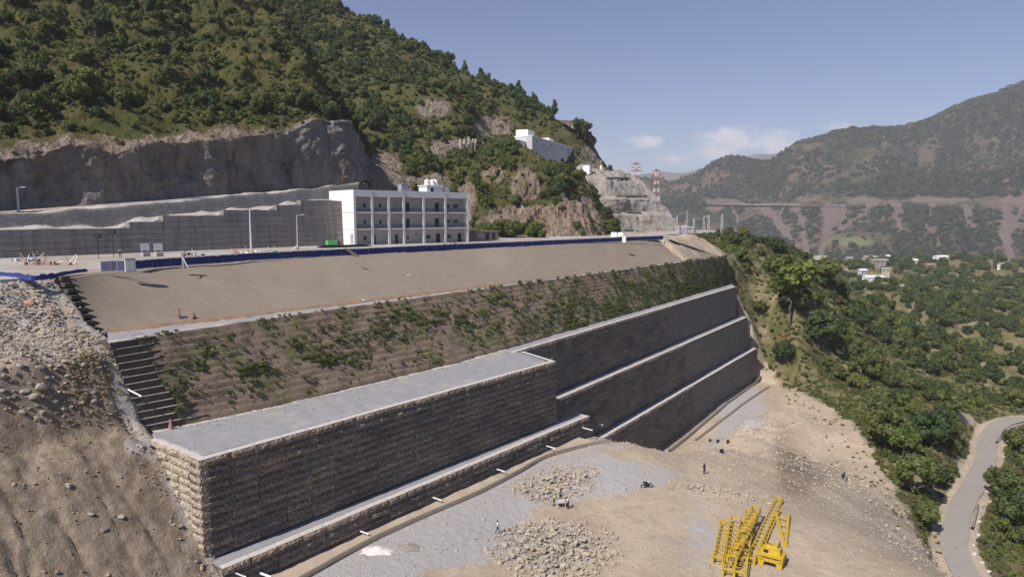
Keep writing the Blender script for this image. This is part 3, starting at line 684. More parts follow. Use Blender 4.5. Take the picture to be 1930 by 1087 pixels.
def stuff_baskets(root, fv, ff):
    if not fv: return
    me = bpy.data.meshes.new('distant_baskets'); lo = root.location
    me.from_pydata([(x-lo.x, y-lo.y, z-lo.z) for x, y, z in fv], [], ff); me.update(); me.materials.append(M_GABF); me.materials.append(M_LID_SUNLIT)
    nz_ = np.empty(len(me.polygons)*3); me.polygons.foreach_get('normal', nz_); me.polygons.foreach_set('material_index', (nz_[2::3] > .6).astype(np.int32)); link('distant_baskets', me, root, kind='stuff')
def poly_sheet(name, pts, mat, parent=None, th=.6, **props):
    """a solid sheet with the given outline (world points) and thickness"""
    n = len(pts); lo = np.array(parent.location) if parent else np.zeros(3)
    vs = [tuple(np.array(p)-lo) for p in pts]+[tuple(np.array(p)-lo-np.array([0, 0, th])) for p in pts]
    me = bpy.data.meshes.new(name); me.from_pydata(vs, [], [tuple(range(n)), tuple(range(2*n-1, n-1, -1))]+[(i, n+i, n+(i+1) % n, (i+1) % n) for i in range(n)]); me.update()
    me.materials.append(mat)
    bm = bmesh.new(); bm.from_mesh(me); bmesh.ops.recalc_face_normals(bm, faces=bm.faces); bm.to_mesh(me); bm.free()
    return link(name, me, parent, **props)

Z1, Z2, Z3, Z4 = 36.0, 25.5, 14.5, 3.4
# near block
root = empty('gabion_wall', W(35.5, 62.6, Z2), 'big near gabion block with a bright sunlit end face and gravel on top', 'gabion wall')
f1 = add_wall_run(root, W(35.5, 62.6, 0), W(95.4, 57.9, 0), Z2, Z1, 12, 3.15, limit=240)
f2 = add_wall_run(root, W(36.0, 74.2, 0), W(35.5, 62.6, 0), Z2, Z1, 12, 2.4, limit=60, fine=(6, 3), face=M_TAN_SUNLIT)
f3 = add_wall_run(root, W(95.4, 57.9, 0), W(99.2, 67.0, 0), Z3-1, Z1, 24, 3.0, limit=0)
stuff_baskets(root, *f1) if f1[0] else None
stuff_baskets(root, *f3)
inner = [W(36.6, 76.2, Z1), W(39.8, 75.1, Z1), W(52, 73.2, Z1), W(67.1, 72.0, Z1), W(84.2, 70.6, Z1), W(102, 71.2, Z1), W(160, 72.5, Z1), W(243, 75.0, Z1)]
top = [W(36.4, 63.5, Z1-.05), W(94.6, 58.9, Z1-.05), W(98.3, 67.6, Z1-.05), W(98.4, 70.9, Z1-.05)]+[q-np.array([0, 0, .05]) for q in inner[4::-1]]
# gravel top as a gridded, slightly uneven sheet
def ribbon(name, A, B, nu, nv, mat, parent=None, amp=.08, size=1.5, sag=0, uvf=None, seed=3, skirt=1.0, **props):
    """surface between two polylines A and B (world points)"""
    def rs(P, n):
        P = np.array(P); L = np.r_[0, np.cumsum(np.linalg.norm(np.diff(P, axis=0), axis=1))]; t = np.linspace(0, L[-1], n)
        return np.stack([np.interp(t, L, P[:, k]) for k in range(3)], -1)
    a, b = rs(A, nu), rs(B, nu); t = np.linspace(0, 1, nv)[:, None, None]; P = a[None]*(1-t)+b[None]*t
    P[..., 2] += fbm(P, size, 4, seed)*amp
    if uvf is not None: P = uvf(P, t[..., 0])
    if skirt:
        lo_ = P[:1].copy(); lo_[..., 2] -= skirt; hi_ = P[-1:].copy(); hi_[..., 2] -= skirt; P = np.concatenate([lo_, P, hi_])
    if parent is not None: P = P-np.array(parent.location)
    M_, N_ = P.shape[:2]; return link(name, mesh_np(name, P, grid_faces(M_, N_), mat, True), parent, **props), P
ribbon('gravel_top', [W(36.45, 63.6, Z1-.03), W(94.5, 59.0, Z1-.03)], [W(36.6, 76.2, Z1), W(39.8, 75.1, Z1), W(52, 73.2, Z1), W(67.1, 72.0, Z1), W(84.2, 70.6, Z1), W(98.6, 71.0, Z1)], 160, 30, M_GRAVEL, root, amp=.07, size=1.2)
ribbon('gravel_top', [W(94.4, 59.0, Z1-.035), W(98.2, 68.2, Z1-.035)], [W(94.4, 71.2, Z1-.035), W(98.2, 71.2, Z1-.035)], 8, 24, M_GRAVEL, root, amp=.03)

ribbon('mortar_strip', [q-V*.05+np.array([0, 0, .03]) for q in [W(37.4, 75.9, Z1), W(39.8, 75.1, Z1), W(52, 73.2, Z1), W(67.1, 72.0, Z1), W(84.2, 70.6, Z1), W(98.6, 71.0, Z1)]][::1], [q-V*.75+np.array([0, 0, .03]) for q in [W(37.4, 75.9, Z1), W(39.8, 75.1, Z1), W(52, 73.2, Z1), W(67.1, 72.0, Z1), W(84.2, 70.6, Z1), W(98.6, 71.0, Z1)]], 200, 5, plain('pale_mortar', (.52, .475, .44), .95, .35, 1.3), root, amp=.05, size=.8, skirt=.15)
# low step in front of the near block
root = empty('gabion_wall', W(35.8, 59.9, 21), 'low gabion step along the foot of the near block with white drain pipes below', 'gabion wall')
f = add_wall_run(root, W(35.8, 59.8, 0), W(102.1, 55.2, 0), 20.4, Z2, 6, 3.0, limit=150)
f_ = add_wall_run(root, W(102.1, 55.2, 0), W(102.5, 57.9, 0), 12.6, Z2, 14, 3.0, limit=0, fine=(3, 1))
stuff_baskets(root, f[0]+f_[0], f[1]+[tuple(i+len(f[0]) for i in q) for q in f_[1]])
ribbon('gravel_top', [W(35.8, 60.7, Z2-.04), W(101.3, 56.2, Z2-.04)], [W(36.0, 63.0, Z2-.04), W(95.4, 58.4, Z2-.04)], 120, 6, M_GRAVEL, root, amp=.04)
ribbon('gravel_top', [W(95.2, 56.6, Z2-.05), W(101.4, 56.2, Z2-.05)], [W(95.5, 58.6, Z2-.05), W(102.0, 58.0, Z2-.05)], 8, 10, M_GRAVEL, root, amp=.03, skirt=8)
# three far tiers
spec = [('upper tier of the far gabion wall, right below the green planted slope', 97, 233.2, 67.6, 70.0, Z2, Z1, 12, 'top'),
        ('middle tier of the far gabion wall, between the two narrow white ledges', 102, 235.5, 65.0, 66.6, Z3, Z2, 12, 'mid'),
        ('lowest tier of the far gabion wall, above the grey gravel trench', 108, 238.5, 62.6, 63.9, Z4-1, Z3, 13, 'low')]
for k, (lab, u0, u1, v0, v1, z0, z1, nr, _) in enumerate(spec):
    root = empty('gabion_wall', W(u0, v0, z0), lab, 'gabion wall')
    f = add_wall_run(root, W(u0, v0, 0), W(u1, v1, 0), z0, z1, nr, 3.0, limit=300, fine=(5, 2), setback=.02)
    stuff_baskets(root, *f)
    e = add_wall_run(root, W(u1, v1, 0), W(u1+3.5, v1+8, 0), z0, z1, nr, 3.0, limit=0, setback=.02); stuff_baskets(root, *e)
    if k == 0: ribbon('gravel_top', [W(96, v0+.9, z1-.04), W(u1-.5, v1+1.0, z1-.04)], [W(96, 71.1, z1-.04), W(102, 71.3, z1-.04), W(160, 72.6, z1-.04), W(243, 75.2, z1-.04)], 150, 8, M_GRAVEL, root, amp=.06)
    else:
        vb = (67.9, 70.3) if k == 1 else (65.3, 66.9)
        ribbon('gravel_top', [W(u0, v0+.9, z1-.04), W(u1-.5, v1+.9, z1-.04)], [W(u0, vb[0], z1-.04), W(u1, vb[1], z1-.04)], 130, 6, M_GRAVEL, root, amp=.05)

# ------------------------------------------------------------------ planted stepped slope
base = np.array([q for q in [W(36.6, 76.0, Z1), W(39.8, 75.0, Z1), W(52, 73.1, Z1), W(67.1, 71.9, Z1), W(84.2, 70.5, Z1), W(102, 71.1, Z1), W(160, 72.4, Z1), W(243, 75.0, Z1)]])
berm = np.array([W(35.3, 79.7, 46), W(40, 79.9, 46), W(55, 80.3, 46), W(75.6, 80.4, 46), W(110, 79.4, 46), W(160, 77.8, 46), W(227, 75.8, 46), W(240, 76.6, 46)])
def along(P, n):
    P = np.array(P); ll = P@U; t = np.linspace(0, 1, n); tt = ll[0]+(ll[-1]-ll[0])*t
    return np.stack([np.interp(tt, ll, P[:, k]) for k in range(3)], -1), tt
root = empty('planted_slope', W(36.6, 76.0, Z1), 'steep stepped earth slope with rows of green plants above the gabion walls', 'earth slope')
NST = 13
nu = 460
A, ua = along(base, nu); B, _ = along(berm, nu)
lift = np.linspace(0, 1, NST+1)
P = []
for s in range(NST):                       # riser then tread of every step, softened by soil
    for dz, dh in ((0, 0), (.28, .10), (.72, .42), (.98, .62), (1.0, .98)):
        th = (s+dh)/NST; tz = (s+dz)/NST
        q = A*(1-th)+B*th; q[:, 2] = Z1+(46-Z1)*tz; P.append(q)
P = np.array(P)
nz = fbm(P, 2.2, 4, 31)
n2 = (np.array([V[0], V[1], 0])*-1+np.array([0, 0, .6]))
soften = np.clip(.30+.5*fbm(P*np.array([1, 1, .6]), 9, 3, 77), 0, 1)[..., None]
sm = P.copy(); sm[1:-1] = (np.roll(P, 2, 0)[1:-1]+np.roll(P, 1, 0)[1:-1]+P[1:-1]+np.roll(P, -1, 0)[1:-1]+np.roll(P, -2, 0)[1:-1])/5; sm[1] = P[1]; sm[-2] = P[-2]
P = P*(1-soften)+sm*soften+n2*(nz*.18+.12)[..., None]
# the soil cover starts a little way in, leaving the bare step ends open on the left
start = np.interp(np.linspace(0, 1, P.shape[0]), [0, .25, 1], [40.8, 40.2, 38.6])+.5*fbm(np.linspace(0, 1, P.shape[0])[:, None]*np.array([[9., 3, 1]]), 1, 2, 5); keep = []
P2 = P.copy()
for j in range(P.shape[0]):
    ust = start[j]; uu = P[j]@U; tt = np.clip((uu-36)/(243-36), 0, 1); u_new = ust+(243-ust)*np.linspace(0, 1, nu)
    for k in range(3): P2[j, :, k] = np.interp(u_new, np.maximum.accumulate(uu+np.arange(nu)*1e-6), P[j, :, k])
link('soil_cover', mesh_np('soil_cover', P2-np.array(root.location), grid_faces(P2.shape[0], nu), M_STEP, True), root)
SOILP = P2; ROWK = np.array([1.0 if j % 5 in (3, 4, 0) else .12 for j in range(P2.shape[0])])
for s in range(NST):                       # black wrapped step ends
    t0, t1 = s/NST, (s+1)/NST; z0 = Z1+(46-Z1)*t0; z1 = Z1+(46-Z1)*t1-.05
    a0 = base[0]*(1-t0)+berm[0]*t0; uu = start[min(len(start)-1, s*5)]+2.2; b0 = W(uu, float(np.interp(uu, base@U, base@V))*(1-t0)+float(np.interp(uu, berm@U, berm@V))*t0+.15, 0)
    f0 = MB(); i_ = V*3.2; a_, b_ = a0-V*.12, b0-V*.12
    pts = [a_, b_, b_+i_, a_+i_]; lo = np.array(root.location); segs = 6; vv = []
    for zq in (z0, z1):
        for (p, q) in ((a_, b_),):
            for g_ in range(segs+1): r_ = p+(q-p)*g_/segs; r_ = r_+V*random.uniform(-.07, .07); vv.append((r_[0]-lo[0], r_[1]-lo[1], zq-lo[2]))
        for g_ in range(segs+1): r_ = b_+i_+(a_-b_)*g_/segs; vv.append((r_[0]-lo[0], r_[1]-lo[1], zq-lo[2]))
    n = 2*(segs+1); f0.add(vv, [tuple(range(n-1, -1, -1)), tuple(range(n, 2*n))]+[(i, (i+1) % n, n+(i+1) % n, n+i) for i in range(n)])
    f0.build('wrapped_step', M_BLACKG, root)
    l_ = MB(); q0 = a_-V*.03+U*random.uniform(0, .5); q1 = a_+(b_-a_)*random.uniform(.6, .9)-V*.03; e = [q0, q1, q1+V*.5, q0+V*.5]
    l_.add([(p[0]-lo[0], p[1]-lo[1], z1-lo[2]+.004) for p in e]+[(p[0]-lo[0], p[1]-lo[1], z1-lo[2]+.03) for p in e], [(3, 2, 1, 0), (4, 5, 6, 7), (0, 1, 5, 4), (1, 2, 6, 5), (2, 3, 7, 6), (3, 0, 4, 7)])
    l_.build('step_ledge', M_STEEL if False else plain('sunlit_ledge', (.34, .30, .27), .95, .5, 4), root)  # tread strips coloured pale to paint in the sun falling on them

# berm with white edge
bin_ = np.array([W(38.6, 86.2, 46), W(50, 84.6, 46), W(75, 82.6, 46), W(110, 81.0, 46), W(160, 79.0, 46), W(228, 77.0, 46), W(241, 78.4, 46)])
root = empty('berm', W(38, 80, 46), 'narrow gravel ledge with a pale edge between the bare slope and the planted slope', 'ledge')
ribbon('gravel_strip', berm+V*.0, bin_+V*.8, 260, 10, M_GRAVEL, root, amp=.09, size=1.2)
M_EDGE = plain('pale_mortar', (.52, .475, .44), .95, .35, 1.3)
ribbon('edge_strip', berm-V*.12+np.array([0, 0, .05]), berm+V*.40+np.array([0, 0, .05]), 320, 5, M_EDGE, root, amp=.09, size=.9, skirt=.25)
ribbon('red_soil_strip', (bin_+V*-.35+np.array([0, 0, -.04]))[:4], (bin_+V*.75+np.array([0, 0, .34]))[:4], 240, 6, M_ORSOIL, root, amp=.10, size=1.4, seed=9, skirt=.4)

# beige upper slope
crest = np.array([Z(131, 521, ZP), Z(190, 513, ZP), Z(250, 507, ZP), Z(480, 490, ZP), Z(700, 479, ZP), Z(980, 465, ZP), Z(1250, 450.5, ZP), Z(1262, 451, ZP)])
crest[:, 2] = ZP+.02
root = empty('upper_slope', W(38.6, 86, 46), 'smooth bare beige slope covered with jute below the blue fence', 'earth slope')
lowl = np.concatenate([[W(37.5, 86.6, 46)], bin_[1:]]); lowl[-1] = W(236, 77.6, 46)
def bulge(P, t): return P
nv = 40
beige, BP = ribbon('slope_face', lowl+V*.25, crest, 260, nv, M_BEIGE, root, amp=.10, size=5, skirt=.3, seed=15)
# little dark steps at its left end
for s in range(9):
    t = (s+.5)/9; q = lowl[0]*(1-t)+crest[0]*t; q = q-U*1.0
    hh = (ZP-46)/9*.62; wdt = 2.0-.5*t
    m_ = MB(); m_.add([(-.1, -.15, -hh/2), (wdt, .15, -hh/2), (wdt, 1.3, -hh/2), (-.1, 1.2, -hh/2), (-.1, -.1, hh/2), (wdt-.9, .1, hh/2), (wdt-.9, 1.3, hh/2), (-.1, 1.2, hh/2)], [(3, 2, 1, 0), (4, 5, 6, 7), (0, 1, 5, 4), (1, 2, 6, 5), (2, 3, 7, 6), (3, 0, 4, 7)])
    o = m_.build('wrapped_step', M_BLACKG, root); o.matrix_local = Matrix.Translation(Vector(q-np.array(root.location))+Vector((0, 0, hh*.35))) @ Matrix.Rotation(math.pi/2-AW, 4, 'Z')

# kerb strip along the foot of the low step
def strip_wall(name, label, pts, width, h, mat, cat='kerb'):
    pts = np.array(pts); T = np.gradient(pts, axis=0)[:, :2]; T /= np.linalg.norm(T, axis=1)[:, None]; N_ = np.stack([T[:, 1], -T[:, 0]], -1); n = len(pts); vs = []
    for s_, zz in ((width/2, 0), (width/2, h), (-width/2, h), (-width/2, 0)):
        q = pts.copy(); q[:, :2] += N_*s_; q[:, 2] += zz; vs.append(q)
    vs.append(vs[0]); P = np.array(vs); o = link(name, mesh_np(name, P, grid_faces(5, n)[:, ::-1], mat)); return tag(o, label, cat)
kl = catmull([Z(580, 1087, 22.5), Z(700, 1021, 22.45), Z(800, 975, 22.4), Z(900, 932, 22.35), Z(975, 893, 22.3), Z(1020, 868, 22.2), Z(1062, 854, 22.1), Z(1115, 845, 21.7), Z(1150, 845, 21.4)], 60)
kl = np.concatenate([[kl[0]-(kl[1]-kl[0])*12], kl]); kl[:, 2] = [float(height(p[0:1], p[1:2])[0]) for p in kl]
strip_wall('kerb', 'long low dark-faced kerb curving along the foot of the low gabion step', kl-np.array([0, 0, .3]), .3, .85, plain('kerb_concrete', (.19, .165, .14), .9))
foot = np.array([W(36.5, 59.9, 0)]+[W(u_, 59.9-(u_-36)*.0693-.0, 0) for u_ in np.linspace(44, 102, 12)]); kk_ = kl[:56]; uf = np.clip(kk_@U, 36.5, 101.5); foot = np.array([W(a_, 59.9-(a_-36)*.0693, 0) for a_ in uf])
foot[:, 2] = 22.78; kk2 = kk_.copy(); kk2[:, 2] = kk_[:, 2]+.3
M_STRIP = plain('dry_soil_strip', (.40, .33, .255), .95, .2, .4)
ribbon('soil_strip', kk2, foot+V*.3, 140, 8, M_STRIP, None, amp=.08, size=1.5, skirt=.05, kind='structure')
# trench by the far wall: gravel path with two kerbs
for lab, a_, b_, hgt in [('thin kerb right at the foot of the lowest far gabion tier', (1262, 852), (1434, 716), .7), ('kerb between the tan strip and the grey path in the trench', (1311, 831), (1450, 731), .45)]:
    A_, B_ = Z(*a_, Z4), Z(*b_, Z4); q = np.array([A_*(1-t)+B_*t for t in np.linspace(0, 1, 14)]); q[:, 2] = [float(height(p[0:1], p[1:2])[0])-.15 for p in q]
    strip_wall('kerb', lab, q, .6, hgt, plain('kerb_concrete', (.19, .165, .14), .9))

# ================================================================== STRUCTURES ON THE PLATFORM
def frame_root(name, origin, xdir, label, cat, group=None):
    return empty(name, origin, label, cat, group, math.atan2(xdir[1], xdir[0]))
def in_frame(p, o, ang): q = np.array(p)-np.array(o); c, s = math.cos(ang), math.sin(ang); return np.array([q[0]*c+q[1]*s, -q[0]*s+q[1]*c, q[2]])
# stepped concrete retaining wall
wa, wb = Z(-260, 497, ZP), Z(622, 462, ZP); wd_ = (wb-wa)[:2]; WL = np.linalg.norm(wd_); wd_ /= WL; wn = np.array([wd_[1], -wd_[0]])
def onwall(px, py):
    d = ray(px, py); k = ((wa-CAM)[:2]@wn)/(d[:2]@wn); return CAM+d*k
root = frame_root('concrete_wall', wa, wd_, 'long grey concrete block retaining wall with a stepped top left of the white building', 'retaining wall')
tops = [(-260, 434), (115, 430), (183, 426), (258, 417), (303, 408), (370, 402), (430, 393), (520, 385), (560, 380), (600, 374), (640, 368)]
BW = 3.3; BH = 1.25; nb = int(WL/BW)+2; wtop = []
bvar = []
for k in range(4):
    m_ = MB(); m_.box((BW/2, .4, BH/2), (BW-.03, .8, BH-.05)); bvar.append(m_.mesh('concrete_block', M_CONC))
cnt = 0
for i in range(nb):
    o_ = wa[:2]+wd_*BW*(i+.5); px = toproj(np.array([o_[0], o_[1], 58.]))[0]
    k = 0
    while k < len(tops)-2 and px > tops[k+1][0]: k += 1
    zt = onwall(px, tops[k][1] if k else 430)[2]; rows_ = max(2, int(round((zt-ZP)/BH)))
    wtop.append((o_, ZP+rows_*BH))
    for j in range(rows_):
        if px < -60 : continue
        b = link('concrete_block', bvar[(i*7+j*3) % 4], root, (i*BW, random.uniform(-.05, .05)+j*.06, j*BH)); cnt += 1
m_ = MB()
for i, (o_, zt) in enumerate(wtop):
    m_.span(i*BW, (i+1)*BW, .75, 2.2, -.5, zt-ZP-.1)
m_.build('wall_core', M_CONC, root)
# rising ground between that wall and the rock cut
A = [np.append(o_+(-wn)*1.4, zt-.1) for o_, zt in wtop]; B = [D(*q) for q in [(-420, 432, 112), (-150, 412, 124), (0, 399, 134.3), (300, 380, 160.3), (600, 354, 200.5), (694, 345, 214)]]
def mat_bench(t, b):
    p = t.pos(); n1 = t.noise(p, .15, 6, .65); n2 = t.noise(p, .9, 6, .7)
    c = t.mix(t.step(n1, .4, .6), (.36, .32, .285), (.44, .415, .395)); c = t.mix(t.m('MULTIPLY', t.step(n2, .45, .7), .6), c, (.25, .22, .20))
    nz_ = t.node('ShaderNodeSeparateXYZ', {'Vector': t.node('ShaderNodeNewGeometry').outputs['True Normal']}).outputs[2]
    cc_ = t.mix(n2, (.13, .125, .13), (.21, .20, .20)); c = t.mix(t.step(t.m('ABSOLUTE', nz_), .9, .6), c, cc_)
    t.set(b.inputs['Base Color'], c); t.set(b.inputs['Normal'], t.bump(n2, .8, .3)); b.inputs['Roughness'].default_value = .95
def bprof(P, t):
    f = np.interp(t, [0, .5, .6, .66, .8, 1], [0, .05, .08, .9, .95, 1]); za, zb = P[0, :, 2], P[-1, :, 2]; lin = za*(1-t)+zb*t; P[..., 2] += (za*(1-f)+zb*f)-lin; return P
o1, P1 = ribbon('bench', A, B, 260, 70, material('bench_ground', mat_bench), None, amp=.35, size=4, skirt=2, seed=41, uvf=bprof, kind='structure')
# heaps on it
def rock_mesh(name, seed, sub=2, mat=None, flat=.7):
    bm = bmesh.new(); bmesh.ops.create_icosphere(bm, subdivisions=sub, radius=1); r = random.Random(seed)
    pl = [(Vector((r.gauss(0, 1), r.gauss(0, 1), r.gauss(0, 1))).normalized(), r.uniform(.55, .85)) for _ in range(9)]
    for v in bm.verts:
        for nrm, d in pl:
            k = v.co.dot(nrm)-d
            if k > 0: v.co -= nrm*k
        v.co.z *= flat
    me = bpy.data.meshes.new(name); bm.to_mesh(me); bm.free(); me.materials.append(mat or M_ROCK); return me
ROCKS = [rock_mesh('rock', s, 2) for s in range(8)]
def heap(name, label, c, rx, ry, h, mat, cat='heap', rz=0, drape=None):
    n = 36; g = np.linspace(-1, 1, n); X_, Y_ = np.meshgrid(g, g); r2 = np.hypot(X_, Y_)
    ca, sa = math.cos(rz), math.sin(rz)
    P = np.stack([X_*rx*ca-Y_*ry*sa, X_*rx*sa+Y_*ry*ca, 0*X_], -1)+np.array(c)
    if drape is not None:
        G_ = drape.reshape(-1, 3); dd_ = ((P[..., None, :2]-G_[:, :2])**2).sum(-1); P[..., 2] = G_[dd_.argmin(-1), 2]-.12
    k = fbm(P, min(rx, ry)*.5, 4, 71); P[..., 2] += h*np.clip(1-r2*(1+.25*k), -.15, 1)**1*(1+.35*k)
    o = link(name, mesh_np(name, P, grid_faces(n, n), mat, True)); tag(o, label, cat); return o
M_PALE = plain('pale_rubble', (.40, .365, .335), .95, .25, 1.2)
for px, py, rx, ry, h, lab in [(95, 421, 9, 3, 2.0, 'low pale rubble heap on the far left of the stepped wall top'), (255, 408, 7, 2.5, 1.6, 'small rubble heap on the first high step of the concrete wall'), (300, 400, 9, 3, 2.2, 'pale rubble heap in the middle of the stepped wall top'), (410, 385, 14, 3.5, 2.2, 'long grey rubble heap along the wall top'), (540, 366, 16, 4, 2.6, 'long pale rubble heap on the wall top next to the white building')]:
    p = onwall(px, py+6); q = np.append(p[:2]-wn*(ry+2.2), p[2]-.1); heap('rubble_heap', lab, q, rx, ry*.8, h*.42, M_PALE, 'rubble heap', rz=math.atan2(wd_[1], wd_[0]), drape=P1[1:-1])

# ------------------------------------------------------------------ three storey building
C0, CR = Z(668, 462.5, ZP), Z(884, 456, ZP); fd = (CR-C0)[:2]; FL = np.linalg.norm(fd); fd /= FL; ed = np.array([-fd[1], fd[0]])
ang = math.atan2(fd[1], fd[0]); HB = D(668, 357.5, C0[1])[2]-ZP
d = ray(623, 460); A_ = np.array([[d[0], -ed[0]], [d[1], -ed[1]]]); WB = np.linalg.solve(A_, (C0-CAM)[:2])[1]
root = frame_root('apartment_building', C0, fd, 'white three storey block with open galleries on the gravel platform beside the blue fence', 'building')
cols = []
for px in (671, 702, 733.5, 761.5, 799, 840, 883):
    d = ray(px, 400); A_ = np.array([[d[0], -fd[0]], [d[1], -fd[1]]]); cols.append(np.linalg.solve(A_, (C0-CAM)[:2])[1])
cols[0] = .35; cols[-1] = FL-.3
SH = (HB-1.25)/3.0; RD = 2.3
def bx(x0, x1, y0, y1, z0, z1): return MB().span(x0, x1, y0, y1, z0, z1)
bx(0, .30, 0, WB, 0, HB).build('end_wall', M_WHITE, root)
bx(FL-.3, FL, 0.02, WB, 0, HB-.02).build('end_wall', M_WHITE, root)
bx(.31, FL-.31, WB-.3, WB-.01, 0, HB-.01).build('rear_wall', M_WHITE, root)
bx(.31, FL-.31, .3, WB-.31, HB-1.15, HB-.95).build('roof', M_CONC, root)
bx(.31, FL-.31, .02, .28, 3*SH-.45, HB-.003).build('parapet', M_WHITE_GREY_SHADED, root)
bx(.31, FL-.31, RD, RD+.25, 0, HB-1.16).build('gallery_wall', plain('gallery_wall', (.46, .44, .40), .9, .15, .4), root)
for s in range(1, 3): bx(.31, FL-.31, .0, RD-.005, s*SH-.40, s*SH-.02).build('floor_slab', M_WHITE_GREY_SHADED, root)
for x in cols: bx(x-.3, x+.3, -.06, .35, 0, 3*SH-.46).build('column', M_WHITE_GREY_SHADED, root)
M_RAIL = plain('dark_railing', (.05, .05, .06), .5)
rnd_ = random.Random(5)
openings = {0: [(.68, .95, 0)], 1: [(.15, .4, 1)], 2: [(.68, .9, 1)], 3: [(.3, .45, 0)], 4: [(.78, .97, 1), (.25, .5, 0)], 5: [(.75, .92, 1), (.2, .45, 0)]}
up = {0: [(.7, .95, 0)], 1: [(.62, .85, 0)], 2: [(.1, .3, 0)], 3: [(.3, .48, 1)], 4: [(.72, .93, 1)], 5: [(.15, .38, 0), (.5, .8, 0)]}
for s in range(3):
    for i in range(6):
        x0, x1 = cols[i]+.3, cols[i+1]-.3; wdt = x1-x0
        if s:
            r_ = MB(); zb = s*SH
            for zz in (.45, .95): r_.span(x0, x1, .12, .16, zb+zz, zb+zz+.05)
            k = 0
            while x0+k*.22 < x1: r_.span(x0+k*.22, x0+k*.22+.05, .12, .15, zb, zb+.95); k += 1
            r_.build('railing', M_RAIL, root)
        for a_, b_, door in (up if s else openings).get(i, []):
            z0 = s*SH+(.0 if door else 1.0); z1 = s*SH+(2.5 if door else 2.3)
            f_ = bx(x0+wdt*a_, x0+wdt*b_, RD-.07, RD-.004, z0, z1).build('door' if door else 'window', M_DARK if door else M_WHITE_GREY_SHADED, root)
            if not door: bx(x0+wdt*a_+.12, x0+wdt*b_-.12, RD-.1, RD-.075, z0+.12, z1-.12).build('pane', M_GLASS, f_)
f_ = bx(-.06, -.004, .5, 2.1, 0, 2.9).build('louvre_door', plain('grey_louvre', (.33, .33, .34), .6), root)
for k in range(9): bx(-.10, -.062, .6, 2.0, .2+k*.3, .36+k*.3).build('slat', M_STEEL, f_)
for s in (1, 2): bx(-.045, -.003, .0, WB, s*SH-.3, s*SH-.18).build('string_course', M_WHITE_GREY_SHADED, root)
for x in (cols[1], cols[3]+.02, cols[5]): MB().tube((x+.34, -.1, 0), (x+.34, -.1, HB-.3), .06, n=6).build('downpipe', M_RAIL, root)
for s, i, fx in [(1, 1, .3), (2, 4, .2), (1, 5, .5), (2, 2, .7), (0, 3, .8)]:
    x = cols[i]*(1-fx)+cols[i+1]*fx; u_ = bx(x-.45, x+.45, RD-.5, RD-.01, s*SH+1.9, s*SH+2.5).build('air_conditioner', M_WHITE_GREY_SHADED, root); MB().tube((x, RD-.53, s*SH+2.2), (x, RD-.5, s*SH+2.2), .22, n=10).build('fan_grille', M_RAIL, u_)
# roof top things
def roofpt(px, py):
    d = ray(px, py); t = ((C0-CAM)[:2]@ed+4.5)/(d[:2]@ed); q = CAM+d*t; return in_frame(q, C0, ang)
HR = HB-.95
p = roofpt(812, 362); sx = p[0]
t_ = frame_root('stair_house', C0+np.append(fd*(sx-2.2)+ed*3, HR), fd, 'white stair head on the roof of the three storey block carrying round tanks', 'roof cabin')
MB().span(0, 5.0, 0, 4.2, 0, 2.6).build('cabin_wall', M_WHITE, t_); MB().span(-.25, 5.25, -.25, 4.45, 2.6, 2.85).build('cabin_roof', M_WHITE, t_)
MB().span(1.2, 2.1, -.05, -.004, .1, 2.1).build('door', M_DARK, t_)
MB().span(5.26, 7.6, 0.4, 4.0, 0, 2.3).build('side_cabin', M_WHITE_GREY_SHADED, t_)
tankm = MB().lathe([(.02, 1.62), (.3, 1.55), (.62, 1.35), (.7, 1.25), (.72, .9), (.68, .85), (.72, .8), (.72, .45), (.68, .4), (.72, .35), (.7, 0)][::-1], 14).mesh('tank_body', M_WHITE, True); lidm = MB().lathe([(.2, 0), (.22, .1), (.02, .14)], 10).mesh('tank_lid', M_WHITE_GREY_SHADED)
for k, (x, y, lab) in enumerate([(.8, 1.2, 'leftmost white water tank on the stair head roof'), (2.3, .9, 'second white water tank from the left on the stair head roof'), (3.6, 1.3, 'third white water tank from the left on the stair head roof'), (4.4, 3.0, 'rear white water tank on the right of the stair head roof')]):
    o = empty('water_tank', C0+np.append(fd*(sx-2.2+x)+ed*(3+y), HR+2.86), lab, 'water tank', 'white tanks on the roof'); link('tank_body', tankm, o); link('tank_lid', lidm, o, (0, 0, 1.62))
p = roofpt(763, 355)
t_ = frame_root('steel_tank', C0+np.append(fd*(p[0]-1)+ed*4.5, HR), fd, 'square grey steel water tank on legs on the roof left of the stair head', 'water tank')
for x in (.1, 1.9):
    for y in (.1, 1.9): MB().span(x-.06, x+.06, y-.06, y+.06, 0, 1.0).build('leg', M_STEEL, t_)
MB().span(0, 2, 0, 2, 1.0, 2.9).build('tank_body', plain('tank_grey', (.30, .34, .38), .5), t_); MB().span(-.06, 2.06, -.06, 2.06, 2.9, 2.98).build('lid', M_STEEL, t_)

